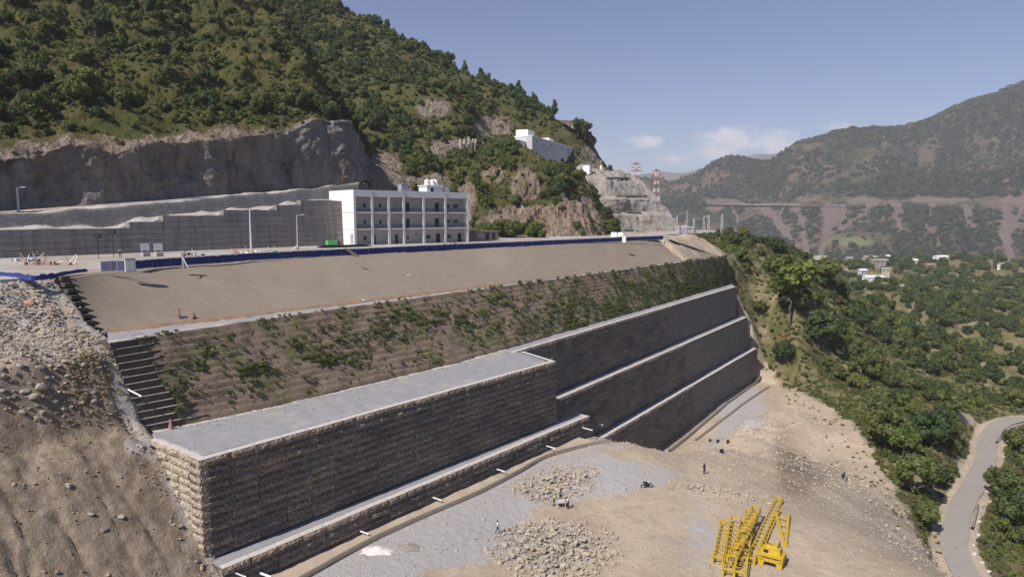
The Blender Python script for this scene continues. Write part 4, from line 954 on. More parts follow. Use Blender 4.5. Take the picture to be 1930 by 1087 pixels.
# ------------------------------------------------------------------ white building on the hillside
H0 = D(1003, 285, 326); HRt = Z(1090, 305, H0[2]); fd2 = (HRt-H0)[:2]; L2 = np.linalg.norm(fd2); fd2 /= L2
root = frame_root('hillside_building', H0, fd2, 'long white building with two roof blocks built on the wooded hillside', 'building')
hh = D(1003, 257, H0[1])[2]-H0[2]
bx(0, L2, 0, 9, -6, hh).build('wall', M_WHITE_GREY_SHADED, root); bx(-.15, L2+.15, -.15, 9.15, hh+.003, hh+.35).build('roof', M_WHITE, root)
bx(2, 10.5, 3, 9.2, hh+.36, hh+3.6).build('roof_block', M_WHITE, root); bx(L2*.42, L2*.42+6.5, 2.5, 8, hh+.36, hh+2.4).build('roof_block', M_WHITE, root)
bx(-9.5, -.16, 3.5, 9, -3.5, hh-2.6).build('side_wing', M_WHITE, root); bx(-9.7, -.17, 3.3, 9.2, hh-2.59, hh-2.3).build('wing_roof', M_WHITE, root)
for fx, fz in [(.08, .75), (.22, .6), (.36, .72), (.44, .72), (.6, .7), (.74, .74), (.86, .42), (.74, .5), (.86, .74), (.27, .4)]:
    f_ = bx(L2*fx-.75, L2*fx+.75, -.07, -.004, hh*fz-.7, hh*fz+.7).build('window', M_WHITE_GREY_SHADED, root); bx(L2*fx-.6, L2*fx+.6, -.1, -.073, hh*fz-.58, hh*fz+.58).build('pane', M_GLASS, f_)

# ------------------------------------------------------------------ shotcrete terraces
sh = [
 [(1080, 452, 308), (1150, 450, 312), (1255, 444, 330), (1290, 440, 338)],
 [(1080, 406, 312), (1150, 405, 316), (1242, 405, 336), (1268, 410, 345)],
 [(1080, 402, 322), (1150, 401, 330), (1238, 399, 350), (1262, 401, 358)],
 [(1080, 376, 327), (1160, 375, 331), (1222, 375, 351), (1247, 383, 358)],
 [(1080, 372, 337), (1160, 371, 346), (1220, 370, 366), (1240, 374, 370)],
 [(1080, 342, 342), (1142, 341, 346), (1190, 342, 366), (1219, 352, 372)],
 [(1080, 338, 352), (1142, 337, 362), (1188, 336, 380), (1214, 344, 386)],
 [(1060, 306, 372), (1115, 317, 374), (1160, 320, 384), (1196, 334, 392)],
 [(1060, 340, 400), (1115, 350, 405), (1160, 350, 420), (1196, 360, 430)]]
MSK = lambda P, s, n: np.zeros(P.shape[:2])
so, SHP, _, _ = loft('shotcrete_slope', sh, 150, 160, M_SHOT, (MSK, MSK, MSK), amp=[.4, .8, .4, .9, .4, 1.0, .8, 2, 2], size=6, octv=6, seed=81, rough=.6, curve=False)
tag(so, 'stepped pale shotcrete slope with benches below the white hillside building', 'shored slope')
for i, (a_, b_, lab) in enumerate([((1144, 337), (1188, 337), 'highest thin concrete lip on the shotcrete terraces'), ((1162, 371), (1220, 371), 'middle thin concrete lip on the shotcrete terraces'), ((1150, 401), (1208, 401), 'lowest dark concrete lip on the shotcrete terraces')]):
    Y_ = [(352, 368), (338, 356), (323, 337)][i]; p, q = D(*a_, Y_[0]), D(*b_, Y_[1]); m_ = MB(); dd = (q-p); k = np.array([0, 0, 1.])
    m_.add([tuple(x) for x in (p, q, q+k*.9, p+k*.9)]+[tuple(x+np.array([0, 5., 0])) for x in (p, q, q+k*.9, p+k*.9)], [(0, 1, 2, 3), (7, 6, 5, 4), (0, 4, 5, 1), (1, 5, 6, 2), (2, 6, 7, 3), (3, 7, 4, 0)])
    tag(m_.build('bench_kerb', M_SHOT), lab, 'concrete lip')
# small white hut and concrete frame columns up the hill
p = D(1111, 321, 362); t_ = frame_root('small_hut', p, fd2, 'tiny white hut on the edge above the shotcrete terraces', 'hut')
bx(0, 4.6, 0, 3.5, -2, 3).build('wall', M_WHITE, t_); bx(-.3, 4.9, -.3, 3.8, 3.003, 3.3).build('roof', M_SHOT, t_)
p = D(1133, 319, 362); t_ = frame_root('water_drum', p, fd2, 'tiny white drum right of the white hut above the terraces', 'drum'); MB().lathe([(.7, 0), (.7, 1.6), (.2, 1.9)], 10).build('drum_body', M_WHITE, t_); MB().tube((0, 0, 1.85), (0, 0, 2.1), .2, n=8).build('lid', M_WHITE, t_)
t_ = frame_root('concrete_frame', D(870, 302, 298), fd2, 'unfinished concrete columns standing on the slope left of the white hillside building', 'concrete frame')
for k, (px, y0, y1) in enumerate([(868, 290, 262), (876, 296, 262), (884, 298, 258), (892, 300, 262), (897, 300, 262)]):
    a_, b_ = D(px, y0+10, 298+k*2), D(px, y1, 298+k*2); o = in_frame(a_, D(870, 302, 298), math.atan2(fd2[1], fd2[0])); h_ = b_[2]-a_[2]
    MB().box((o[0], o[1], o[2]+h_/2), (.8, .8, h_)).build('column', plain('raw_concrete', (.42, .36, .33), .9), t_)
o = heap('rubble_heap', 'grey rubble tongue spilled down the hill below the concrete columns', D(820, 305, 300), 22, 5, 5, M_SHOT, 'rubble heap')

# ------------------------------------------------------------------ switchyard, towers, poles
def pole(name, label, px, yb, yt, Y, r=.12, arm=True, group=None, cat='pole', mat=None):
    b_ = D(px, yb, Y); h_ = D(px, yt, Y)[2]-b_[2]; o = empty(name, b_, label, cat, group)
    MB().tube((0, 0, -.3), (0, 0, h_), r*1.5, r*.8, 8).build('post', mat or M_STEEL, o); MB().lathe([(r*2.4, -.3), (r*2.4, .25), (r*1.6, .3)], 8).build('base', M_CONC, o)
    if arm: m_ = MB().tube((0, 0, h_-.15), (1.2, .1, h_+.05), r*.5, n=5).build('arm', M_STEEL, o); MB().box((1.35, .12, h_+.05), (.7, .3, .16)).build('lamp_head', M_STEEL, o)
    return o
pole('light_pole', 'tall pale lamp pole on the stepped wall at the left edge', 37, 424, 353, 137, .2)
pole('light_pole', 'pale lamp pole standing on the platform in front of the block wall', 474, 482, 394, 128, .16)
pole('light_pole', 'thin lamp pole between the block wall and the white building', 561, 468, 405, 150, .09)
for px, yb, yt, lab in [(186, 484, 441, 'thin dark lamp post by the block wall, left of a pair'), (214, 480, 434, 'thin dark lamp post by the block wall, right of a pair')]:
    b_ = Z(px, yb+4, ZP); h_ = D(px, yt, b_[1])[2]-ZP; o = empty('floodlight', b_, lab, 'floodlight')
    MB().tube((0, 0, -.1), (0, 0, h_), .06, n=6).build('post', M_DARK, o); MB().box((.1, 0, h_-.3), (1.1, .5, .8), .4).build('lamp_head', M_DARK, o); MB().box((.1, -.28, h_-.3), (.8, .05, .6), .4).build('lamp_glass', M_GLASS, o)
M_LAT = M_STEEL
def gantry_pole(px, yb, yt, Y, lab):
    b_ = D(px, yb, Y); h_ = D(px, yt, Y)[2]-b_[2]; o = empty('substation_post', b_, lab, 'steel post', 'substation posts beyond the fence')
    m_ = MB(); s_ = .45
    for sx_, sy_ in ((-1, -1), (1, -1), (1, 1), (-1, 1)): m_.tube((sx_*s_, sy_*s_, -1), (sx_*s_*.5, sy_*s_*.5, h_), .09, n=4)
    m_.build('corner_tubes', M_LAT, o); c_ = MB(); n = max(3, int(h_/1.6))
    for k in range(n):
        z0, z1 = h_*k/n, h_*(k+1)/n; a0, a1 = s_*(1-.5*k/n), s_*(1-.5*(k+1)/n)
        for (ax, ay), (bx_, by_) in (((-1, -1), (1, -1)), ((1, -1), (1, 1)), ((1, 1), (-1, 1)), ((-1, 1), (-1, -1))): c_.tube((ax*a0, ay*a0, z0), (bx_*a1, by_*a1, z1), .05, n=3)
    c_.build('bracing', M_LAT, o); return o, b_, h_
gp_ = [gantry_pole(px, 440, yt, Y, lab) for px, yt, Y, lab in [(1275, 408, 285, 'substation post at the near left corner, beside the pinkish transformer'), (1294, 398, 292, 'tallest lattice post of the substation, right of the transformer'), (1326, 408, 300, 'substation post left of the twin posts beside the dark shed'), (1335, 405, 290, 'substation post closest to the dark shed'), (1360, 404, 285, 'lone substation post beside the small tree at the platform end'), (1307, 412, 310, 'farthest low substation post behind the dark shed')]]
for (i, j, hf) in ((0, 1, .95), (1, 2, .78), (2, 3, .9)):
    a_, b_ = gp_[i][1]+np.array([0, 0, gp_[i][2]*hf]), gp_[j][1]+np.array([0, 0, gp_[j][2]*hf]); m_ = MB()
    for dz in (0, .7): m_.tube(a_+np.array([0, 0, dz]), b_+np.array([0, 0, dz]), .08, n=4)
    for k in range(12): t0, t1 = k/12, (k+1)/12; m_.tube(a_*(1-t0)+b_*t0+np.array([0, 0, .7*(k % 2)]), a_*(1-t1)+b_*t1+np.array([0, 0, .7*((k+1) % 2)]), .05, n=3)
    tag(m_.build('gantry_beam', M_LAT), ['lattice beam spanning the two substation posts left of the transformer', 'long lattice beam in the middle of the substation', 'short lattice beam over the dark shed'][[0, 1, 2].index(i)], 'steel beam')
o = empty('transformer', D(1286, 440, 288), 'pinkish white transformer block in the substation beside the tallest post', 'transformer')
MB().span(-1.6, 1.6, -1, 1, -.5, 3.4).build('tank_body', plain('pink_white', (.60, .50, .56), .7), o)
for k in range(6): MB().span(-1.5+k*.55, -1.3+k*.55, -1.4, -1.01, .2, 3.0).build('cooling_fin', M_STEEL, o)
for x in (-1, 0, 1): MB().lathe([(.2, 3.4), (.3, 3.6), (.15, 3.8), (.28, 4.0), (.12, 4.2), (.24, 4.4), (.05, 4.7)], 8, (x, 0, 0)).build('insulator', M_CLAY, o)
o = frame_root('low_shed', D(1306, 440, 300), fd2, 'low dark open shed at the far end of the platform', 'shed')
MB().span(-.3, 8.3, -.3, 4.3, 2.5, 2.75).build('roof', M_STEEL, o); bx(0, 8, 3.4, 4, -.5, 2.49).build('wall', M_DARK, o)
for x in (.15, 4, 7.85): bx(x-.12, x+.12, 0, .24, -.5, 2.49).build('column', M_STEEL, o)
def tower(label, px, yb, yt, Y, w):
    b_ = D(px, yb, Y); h_ = D(px, yt, Y)[2]-b_[2]; o = empty('transmission_tower', b_, label, 'transmission tower'); n = 9
    for k in range(n):
        f0, f1 = k/n, (k+1)/n; w0, w1 = w*(1-f0*.82), w*(1-f1*.82); m_ = MB()
        for sx_, sy_ in ((-1, -1), (1, -1), (1, 1), (-1, 1)): m_.tube((sx_*w0, sy_*w0, f0*h_), (sx_*w1, sy_*w1, f1*h_), .20, n=4)
        for (ax, ay), (bx_, by_) in (((-1, -1), (1, -1)), ((1, -1), (1, 1)), ((1, 1), (-1, 1)), ((-1, 1), (-1, -1))):
            m_.tube((ax*w0, ay*w0, f0*h_), (bx_*w1, by_*w1, f1*h_), .11, n=3); m_.tube((bx_*w0, by_*w0, f0*h_), (ax*w1, ay*w1, f1*h_), .11, n=3)
        m_.build('lattice_section', M_REDP if k % 2 == 0 else M_WHITE, o)
    for f0, ln_ in ((.70, 6), (.82, 5), (.94, 4)):
        m_ = MB(); m_.tube((-ln_, 0, h_*f0), (ln_, 0, h_*f0), .3, n=4); m_.tube((-ln_, 0, h_*f0), (0, 0, h_*(f0+.04)), .2, n=3); m_.tube((ln_, 0, h_*f0), (0, 0, h_*(f0+.04)), .2, n=3); m_.build('cross_arm', M_REDP, o)
tower('red and white lattice tower standing in front of the blue distant mountains', 1198, 360, 306, 640, 3.2)
tower('red and white lattice tower nearer the big green mountain, right of the other', 1236, 384, 318, 620, 3.0)

# ------------------------------------------------------------------ blue fence along the crest
cr = [Z(px, py, ZP) for px, py in [(256, 507.5), (300, 503.5), (400, 496.5), (480, 490.5), (600, 484), (700, 479), (840, 471.5), (980, 464.8), (1120, 457.5), (1250, 451.4)]]
cr = np.array(cr); LL = np.r_[0, np.cumsum(np.linalg.norm(np.diff(cr, axis=0), axis=1))]; npan = int(LL[-1]/3.0); tt = np.linspace(0, LL[-1], npan+1); FP = np.stack([np.interp(tt, LL, cr[:, k]) for k in range(3)], -1)
root = empty('blue_fence', FP[0], 'long low blue sheet fence on posts along the crest of the bare slope', 'fence')
for i in range(npan):
    a_, b_ = FP[i]-FP[0], FP[i+1]-FP[0]
    t_ = np.linspace(0, 1, 7)[:, None]; base_ = a_*(1-t_)+b_*t_; nn_ = np.array([b_[1]-a_[1], -(b_[0]-a_[0]), 0]); nn_ /= np.linalg.norm(nn_); R_ = []
    for zz in (.05, .45, .85, 1.18): q = base_.copy(); q += nn_*(rng.normal(0, .045, (7, 1))+.05); q[:, 2] += zz+rng.normal(0, .03, 7); R_.append(q)
    R_ += [q-nn_*.03 for q in R_[::-1]]; R_.append(R_[0])
    link('sheet_panel', mesh_np('sheet_panel', np.array(R_), grid_faces(9, 7), M_BLUE, True), root)
    m_ = MB(); m_.tube(a_+np.array([0, 0, -.3]), a_+np.array([0, 0, 1.35]), .05, n=6); m_.build('post', M_STEEL, root)
    r_ = MB(); r_.box(tuple((a_+b_)/2+np.array([0, 0, 1.24])), (float(np.linalg.norm(b_-a_)), .16, .09), math.atan2(b_[1]-a_[1], b_[0]-a_[0])); r_.build('top_rail', plain('pale_rail', (.62, .61, .60), .7), root)
nrm_ = np.append(wn, 0)
inroad = cr-nrm_*1.2; outroad = cr-nrm_*9.5
inroad[:, 2] = ZP+.03; outroad[:, 2] = ZP+.03
ribbon('service_road', inroad, outroad, 200, 6, plain('pale_road', (.50, .485, .48), .9, .15, .2), None, amp=.015, size=5, skirt=.2, kind='structure')
o = empty('white_gate_post', Z(1176, 457, ZP), 'thick white post standing in the gap of the blue fence', 'post'); MB().box((0, 0, .9), (1.0, .4, 1.8)).build('panel', M_WHITE, o); MB().box((0, 0, 1.85), (1.15, .5, .1)).build('cap', M_WHITE_GREY_SHADED, o)
o = empty('gate_post', Z(346, 503, ZP), 'grey brown gate post with brace in the blue fence near its left end', 'post'); MB().box((0, 0, .9), (.35, .3, 2.3)).build('post', plain('grey_wood', (.25, .22, .2)), o); MB().tube((0, -.2, 1.5), (.9, -.6, 0), .09).build('brace', M_STEEL, o)
o = frame_root('cabinet', Z(246, 512, ZP), fd, 'pale grey cabinet at the left end of the blue fence', 'cabinet'); MB().box((0, 0, .9), (1.25, .7, 1.8)).build('cabinet_body', M_WHITE_GREY_SHADED, o); MB().box((0, -.37, .9), (1.0, .04, 1.5)).build('door', M_STEEL, o); MB().box((0, 0, 1.84), (1.4, .85, .08)).build('lid', M_STEEL, o)
for k, (px, py, lab) in enumerate([(200, 512, 'leftmost blue grey barrier panel beside the pale cabinet'), (215, 511, 'middle blue grey barrier panel beside the pale cabinet'), (230, 511, 'blue grey barrier panel right next to the pale cabinet')]):
    o = frame_root('barrier_panel', Z(px, py+1, ZP), fd, lab, 'barrier'); MB().box((0, 0, .8), (1.15, .06, 1.3)).build('sheet', plain('blue_grey', (.20, .22, .33), .6), o)
    for x in (-.55, .55): MB().tube((x, 0, 0), (x, 0, 1.6), .04).build('leg', M_STEEL, o)
# crumpled blue tarpaulin
q = catmull([Z(-60, 518, ZP), Z(0, 519, ZP), (Z(35, 522, ZP)), Z(60, 526, ZP), Z(95, 523, ZP), Z(125, 517, ZP), Z(160, 512, ZP)], 80); R_ = []
for k, (off, zz) in enumerate([(.55, .0), (.35, .15), (.1, .3), (-.25, .2), (-.6, .0)]):
    r_ = q.copy(); r_[:, 1] -= off; r_[:, 2] = ZP+.15+zz*(1+.6*vnoise(q*1.3, k)); r_[:, 0] += .2*vnoise(q*2, k+7); R_.append(r_)
for r_ in R_[:1]+R_[-1:]: r_[:, 2] = ZP-.1
tag(link('tarpaulin', mesh_np('tarpaulin', np.array(R_), grid_faces(5, 80)[:, ::-1], M_BLUE)), 'crumpled dark blue tarpaulin lying along the platform edge at far left', 'tarpaulin')
# signs, hut, generator and clutter on the platform
for px, lab in [(274, 'small white site board on legs, left one of the pair behind the blue fence'), (299, 'small white site board on legs, right one of the pair behind the blue fence')]:
    o = frame_root('site_board', Z(px, 483, ZP), fd, lab, 'board'); MB().box((0, 0, 1.75), (1.5, .08, 1.3)).build('board', plain('pale_board', (.50, .54, .56), .6), o)
    for x in (-.5, .5): MB().tube((x, .05, 0), (x, .05, 2.2), .05).build('leg', M_WHITE, o)
    MB().box((0, -.2, .35), (1.3, .9, .7), .3).build('footing', M_PALE, o)
p = Z(918, 452, ZP)
o = frame_root('brick_hut', Z(897, 453.5, ZP), fd, 'small brown hut with dark doorways just right of the white building', 'hut')
hl = 8.6
bx(0, hl, 0, 4, 0, 2.6).build('wall', plain('hut_wall', (.34, .26, .22), .9, .25, 1.2), o); bx(-.5, hl+.6, -.6, 4.4, 2.61, 2.85).build('roof', plain('hut_roof', (.24, .20, .18), .9), o)
bx(.5, 3.0, -.06, -.004, .5, 2.4).build('shutter', plain('hut_shutter', (.48, .38, .35), .8), o)
for x in (3.8, 6.2): bx(x, x+1.1, -.06, -.004, 0, 2.2).build('door', M_DARK, o)
o = frame_root('generator', Z(618, 463, ZP), fd, 'bright green generator box in front of the white end wall', 'generator')
MB().span(0, 2.6, 0, 1.3, .2, 1.3).build('housing', M_GREEN, o); MB().span(2.61, 3.3, .1, 1.2, .25, 1.05).build('radiator', M_DARK, o); MB().span(.1, 3.2, .2, 1.1, 0, .19).build('skid', M_DARK, o); MB().tube((1.0, .6, 1.3), (1.0, .6, 1.7), .08).build('exhaust', M_DARK, o)
o = frame_root('plate_stack', Z(604, 467.5, ZP), fd, 'flat black steel plates stacked on the ground before the white building', 'plates')
for k in range(3): MB().box((6.5+random.uniform(-.4, .4), 1.2, .12+k*.17), (13-k*1.2, 3-k*.3, .12), random.uniform(-.01, .01)).build('plate', M_DARK, o)
def clutter(label, px, py, cols_, n, w_, seed):
    r = random.Random(seed); c = Z(px, py, ZP); o = empty('material_pile', c, label, 'pile')
    for k in range(n):
        t = r.random(); x, y = r.uniform(-w_, w_), r.uniform(-1, 1)
        if t < .5: MB().box((x, y, r.uniform(.1, .35)), (r.uniform(.3, 1.0), r.uniform(.2, .6), r.uniform(.2, .6)), r.uniform(0, 3)).build('block', r.choice(cols_), o)
        else: a_ = r.uniform(0, 3); MB().tube((x, y, .1), (x+math.cos(a_)*1.6, y+math.sin(a_)*.8, r.uniform(.2, 1.6)), .07).build('bar', r.choice(cols_), o)
clutter('untidy pile of reddish scrap and formwork on the left of the platform', 98, 499, [M_CLAY, M_ORSOIL, M_PALE, M_WHITE], 26, 3.4, 1)
clutter('small pile of dark and pale equipment on the platform at far left', 52, 492, [M_DARK, M_WHITE, M_STEEL, M_CLAY], 16, 2.0, 2)
clutter('pile of red bundles at the foot of the lamp pole before the block wall', 465, 478, [M_REDP, M_CLAY, M_WHITE, M_PALE], 26, 2.6, 3)
clutter('scattered white and grey boards between lamp pole and generator', 540, 476, [M_WHITE, M_STEEL, M_PALE, M_GREEN], 14, 5.5, 4)
clutter('small dark equipment pile on the platform right of the site boards', 362, 482, [M_DARK, M_STEEL, M_PALE], 12, 2.2, 5)
clutter('low jumble of dark items at the feet of the building right end', 850, 461, [M_DARK, M_CLAY, M_PALE], 14, 3.5, 6)
o = frame_root('plank_frame', Z(648, 485, ZP), fd, 'brown plank frame leaning on the blue fence below the white building', 'plank frame')
for k in range(3): MB().tube((k*.4, -.6, 1.7-.2*k), (1.8+k*.4, -1.0, .1), .1, n=4).build('plank', plain('brown_plank', (.30, .22, .10), .9), o)
for px, lab, s_ in [(1157, 'small white tent, left one of two by the fence at the rocky hillock foot', 1.1), (1169, 'small white tent, right one of two by the fence at the rocky hillock foot', 1.0)]:
    o = empty('tent', Z(px, 447, ZP), lab, 'tent'); m_ = MB().add([(-s_, -1.3, 0), (s_, -1.3, 0), (s_, 1.3, 0), (-s_, 1.3, 0), (-s_*.8, 0, 1.7), (s_*.8, 0, 1.7)], [(0, 1, 5, 4), (2, 3, 4, 5), (3, 2, 1, 0)]); m_.build('canvas', M_WHITE, o)
    MB().add([(-s_, -1.3, 0), (-s_, 1.3, 0), (-s_*.8, 0, 1.7), (-s_-.03, -1.3, 0), (-s_-.03, 1.3, 0), (-s_*.8-.03, 0, 1.7)], [(0, 1, 2), (5, 4, 3), (0, 3, 4, 1), (1, 4, 5, 2), (2, 5, 3, 0)]).build('end_flap', M_WHITE_GREY_SHADED, o)
for px, lab in [(1197, 'white concrete column, left one of two at the foot of the shotcrete slope'), (1208, 'white concrete column, right one of two at the foot of the shotcrete slope')]:
    o = empty('concrete_column', D(px, 441, 296), lab, 'column'); h_ = D(px, 418, 296)[2]-D(px, 441, 296)[2]; MB().box((0, 0, h_/2-.3), (1.3, 1.3, h_+.6)).build('shaft', M_SHOT, o); MB().box((0, 0, h_+.15), (1.6, 1.6, .3)).build('cap', M_SHOT, o)

# ================================================================== OBJECTS ON THE LOWER PAD
def gz(x, y): return float(height(np.array([x]), np.array([y]))[0])
def onpad(px, py):
    p = hit(px, py); p[2] = gz(p[0], p[1]); return p
# white drain pipes through the low step and the tiers
for px, py, L_, lab in [(444, 1078, 1.6, 'grey drain pipe at the very corner of the low step, bottom edge of the photo'), (490, 1078, 1.8, 'fat white drain pipe low at the near end of the low step'), (678, 999, 1.5, 'white drain pipe, third along the low step from its near end'), (816, 936, 1.5, 'white drain pipe halfway along the foot of the low gabion step'), (937, 883, 1.5, 'white drain pipe beside where the kerb passes the stone heap'), (1033, 840, 1.5, 'white drain pipe where the kerb bends near the step end'), (1102, 806, 1.7, 'long white drain pipe high on the far end of the low step'), (1131, 798, .7, 'short white pipe stub right of the step end'), (246, 734, 2.0, 'white pipe lying across the black wrapped steps')]:
    if px == 246: b_ = onface(px, py, 76.6)
    elif px > 1120: b_ = onface(px, py, 64.6)
    else: u_ = onface(px, py, 57.5)@U; b_ = onface(px, py, 59.8-(u_-35.8)*.0694-.12)
    o = empty('drain_pipe', b_, lab, 'drain pipe'); n_ = -V*.93+U*.25; a_ = n_*(-.4); e_ = n_*L_+np.array([0, 0, -.25 if px != 246 else -.6]); r_ = .085 if px != 490 else .12; L_ = L_*.8; e_ = n_*L_+np.array([0, 0, -.25 if px != 246 else -.6])
    MB().tube(a_, e_, r_, n=10).build('pipe', M_PIPE if px != 444 else M_STEEL, o); MB().tube(e_-n_*.12, e_+n_*.06, r_*1.25, n=10).build('collar', M_PIPE, o); MB().tube(e_+n_*.06, e_+n_*.075, r_*.85, n=10).build('opening', M_DARK, o)

# heaps of quarried stone
def stone_heap(label, px, py, rx, ry, n, smin, smax, seed, rz=0, hmax=.8, warm=True):
    r = random.Random(seed); c = onpad(px, py); o = empty('stone_heap', c, label, 'stone heap')
    ca, sa = math.cos(rz), math.sin(rz); big = []; vv = []; ff = []; k = 0
    for q in range(n):
        t = r.random()**.62; a_ = r.uniform(0, 2*math.pi); x, y = math.cos(a_)*t*rx, math.sin(a_)*t*ry; x, y = x*ca-y*sa, x*sa+y*ca
        s = smin*(smax/smin)**(r.random()**2.2); z = gz(c[0]+x, c[1]+y)-c[2]+hmax*max(0, 1-t)*r.random()+s*.2
        big.append((s, x, y, z))
    big.sort(reverse=True)
    for q, (s, x, y, z) in enumerate(big):
        M = Matrix.Translation((x, y, z)) @ Euler((r.uniform(-.5, .5), r.uniform(-.5, .5), r.uniform(0, 6))).to_matrix().to_4x4() @ Matrix.Diagonal((s*r.uniform(.8, 1.5), s*r.uniform(.7, 1.1), s*r.uniform(.6, 1), 1))
        if q < 280: g = link('stone', SROCKS[q % 8], o); g.matrix_local = M
        else:
            me = SROCKS[8+q % 3]; vv += [tuple(M @ v.co) for v in me.vertices]; ff += [tuple(i+k for i in p.vertices) for p in me.polygons]; k += len(me.vertices)
    if vv:
        me = bpy.data.meshes.new('small_stones'); me.from_pydata(vv, [], ff); me.update(); me.materials.append(M_ROCKS); link('small_stones', me, o, kind='stuff')
    return o
def mat_srock(t, b):
    p = t.pos(); r = t.rnd(); n = t.noise(t.objc(), 3, 5, .65); v = t.node('ShaderNodeSeparateColor', {'Color': t.voro(p, 2.2, out='Color')}).outputs[0]
    rr_ = t.m('FRACT', t.m('ADD', r, v)); c = t.ramp(rr_, [(0, (.36, .29, .22)), (.3, (.48, .40, .30)), (.6, (.52, .45, .36)), (.8, (.42, .38, .34)), (1, (.52, .40, .27))])
    c = t.mix(n, t.mix(1., c, (.7, .7, .7), 'MULTIPLY'), c); t.set(b.inputs['Base Color'], c); t.set(b.inputs['Normal'], t.bump(n, .6, .1)); b.inputs['Roughness'].default_value = .9
M_ROCKS = material('quarried_stone', mat_srock)
SROCKS = [rock_mesh('stone', 40+s, 1, M_ROCKS, .75) for s in range(8)]+[rock_mesh('stone_small', 60+s, 1, M_ROCKS, .75) for s in range(3)]
stone_heap('spread heap of tan quarried stones beside the kerb, next to the workers', 1050, 908, 7.2, 5.2, 380, .12, .52, 1, rz=.7, hmax=.45)
stone_heap('large wide heap of broken tan stones at the bottom of the photo', 1048, 1035, 8.4, 7.6, 900, .11, .5, 2, rz=.5, hmax=.6)
stone_heap('thin scatter of small stones right of the workers near the standing man', 1315, 922, 4.6, 1.6, 90, .12, .36, 3, hmax=.3)
stone_heap('loose pale stones on the ramp between the pad and the trench', 1425, 812, 5.5, 5.5, 90, .14, .42, 4, hmax=.2)
stone_heap('few rocks lying around the far side of the yellow crane sections', 1390, 935, 6, 3, 90, .12, .36, 5, hmax=.2)
h1 = heap('sand_heap', 'low white sand heap on the grey gravel by the kerb', onpad(712, 1040), 1.9, 1.1, .5, plain('white_sand', (.62, .58, .55), .95, .1), 'sand heap')
h2 = heap('sand_heap', 'small dark brown sand heap next to the white sand', onpad(768, 1032), 1.3, .9, .3, plain('brown_sand', (.28, .24, .21), .95, .1), 'sand heap')
# boulders strewn down the left cut slope
r = random.Random(11); nb_ = 0
BL = ['grey angular boulder in the rubble on the left cut slope', 'tan boulder lying on the left cut slope', 'pale boulder lying on the left cut slope']
specb = [(56, 572, 1.0, 'reddish pink boulder high on the left rubble slope', M_CLAY), (195, 1000, .6, 'dark undercut boulder near the bottom of the left slope', None), (130, 918, .6, 'boulder with a deep gully shadow in the middle of the left slope', None), (229, 975, .7, 'ochre boulder above the dark undercut one on the left slope', M_ROCK), (80, 745, 1.1, 'big pale boulder just left of the yellow grass patch', None), (62, 757, 1.0, 'large flat white boulder at the left photo edge', None), (88, 543, .9, 'light grey boulder near the top of the left rubble', None), (172, 968, .5, 'round white boulder in the lower left slope gully', None)]
def lrock(px, py, s, lab, mat, grp=None):
    p = hit(px, py)
    if p is None: return
    p[2] = gz(p[0], p[1]); me = random.choice(ROCKS)
    if mat is not None and mat is not M_ROCK: me = me.copy(); me.materials[0] = mat
    o = link('boulder', me, None, p+np.array([0, 0, s*.15])); o.rotation_euler = (r.uniform(-.4, .4), r.uniform(-.4, .4), r.uniform(0, 6)); o.scale = (s*r.uniform(.7, 1.2)*.7, s*.7*r.uniform(.7, 1.1), s*.7*r.uniform(.6, 1)); tag(o, lab, 'boulder', grp)
for a in specb: lrock(*a)
cnt = 0
while cnt < 170:
    px, py = r.uniform(0, 330), r.uniform(530, 1085); lim = np.interp(py, [520, 650, 830, 1060], [112, 190, 228, 375])
    if px > lim: continue
    if py > 790 and r.random() < .8: continue
    p = hit(px, py)
    if p is None: continue
    s = r.uniform(.22, .62)*(1.25 if r.random() < .12 else 1)*(.42 if py > 790 else 1)
    lrock(px, py, s, ('grey' if py < 640 else 'tan and grey')+(' broken rock in the rubble field high on the left slope' if py < 790 else ' rock half sunk in brown earth low on the left slope'), None, 'broken rocks on the left cut slope' if py < 790 else 'rocks in the brown earth of the left slope'); cnt += 1
for k, (px, py) in enumerate([(268, 845), (262, 838), (280, 838), (330, 905), (372, 1060)]): lrock(px, py, .5, 'grey rock wedged against the sunlit end of the near gabion block', None, 'rocks at the sunlit block end')
# small loose gravel everywhere: nobody could count it
def rubble(name, pts, sc_, protos, seed=0):
    return scatter(name, pts, sc_, protos, tilt=.6, seed=seed)
def gn_tree(protos, name):
    g = bpy.data.node_groups.new(name, 'GeometryNodeTree'); g.interface.new_socket('Geometry', in_out='INPUT', socket_type='NodeSocketGeometry'); g.interface.new_socket('Geometry', in_out='OUTPUT', socket_type='NodeSocketGeometry')
    N = g.nodes; L = g.links; gi = N.new('NodeGroupInput'); go = N.new('NodeGroupOutput'); j = N.new('GeometryNodeJoinGeometry')
    for p in protos:
        oi = N.new('GeometryNodeObjectInfo'); oi.transform_space = 'ORIGINAL'; oi.inputs['Object'].default_value = p; oi.inputs['As Instance'].default_value = False
        gt = N.new('GeometryNodeGeometryToInstance'); L.new(oi.outputs['Geometry'], gt.inputs[0]); L.new(gt.outputs[0], j.inputs[0])
    ip = N.new('GeometryNodeInstanceOnPoints'); L.new(gi.outputs[0], ip.inputs['Points']); L.new(j.outputs[0], ip.inputs['Instance']); ip.inputs['Pick Instance'].default_value = True
    for an, ty, sk in (('idx', 'INT', 'Instance Index'), ('rot', 'FLOAT_VECTOR', 'Rotation'), ('scl', 'FLOAT_VECTOR', 'Scale')):
        a = N.new('GeometryNodeInputNamedAttribute'); a.data_type = ty; a.inputs['Name'].default_value = an; L.new([s for s in a.outputs if s.enabled and s.name == 'Attribute'][0], ip.inputs[sk])
    L.new(ip.outputs[0], go.inputs[0]); return g
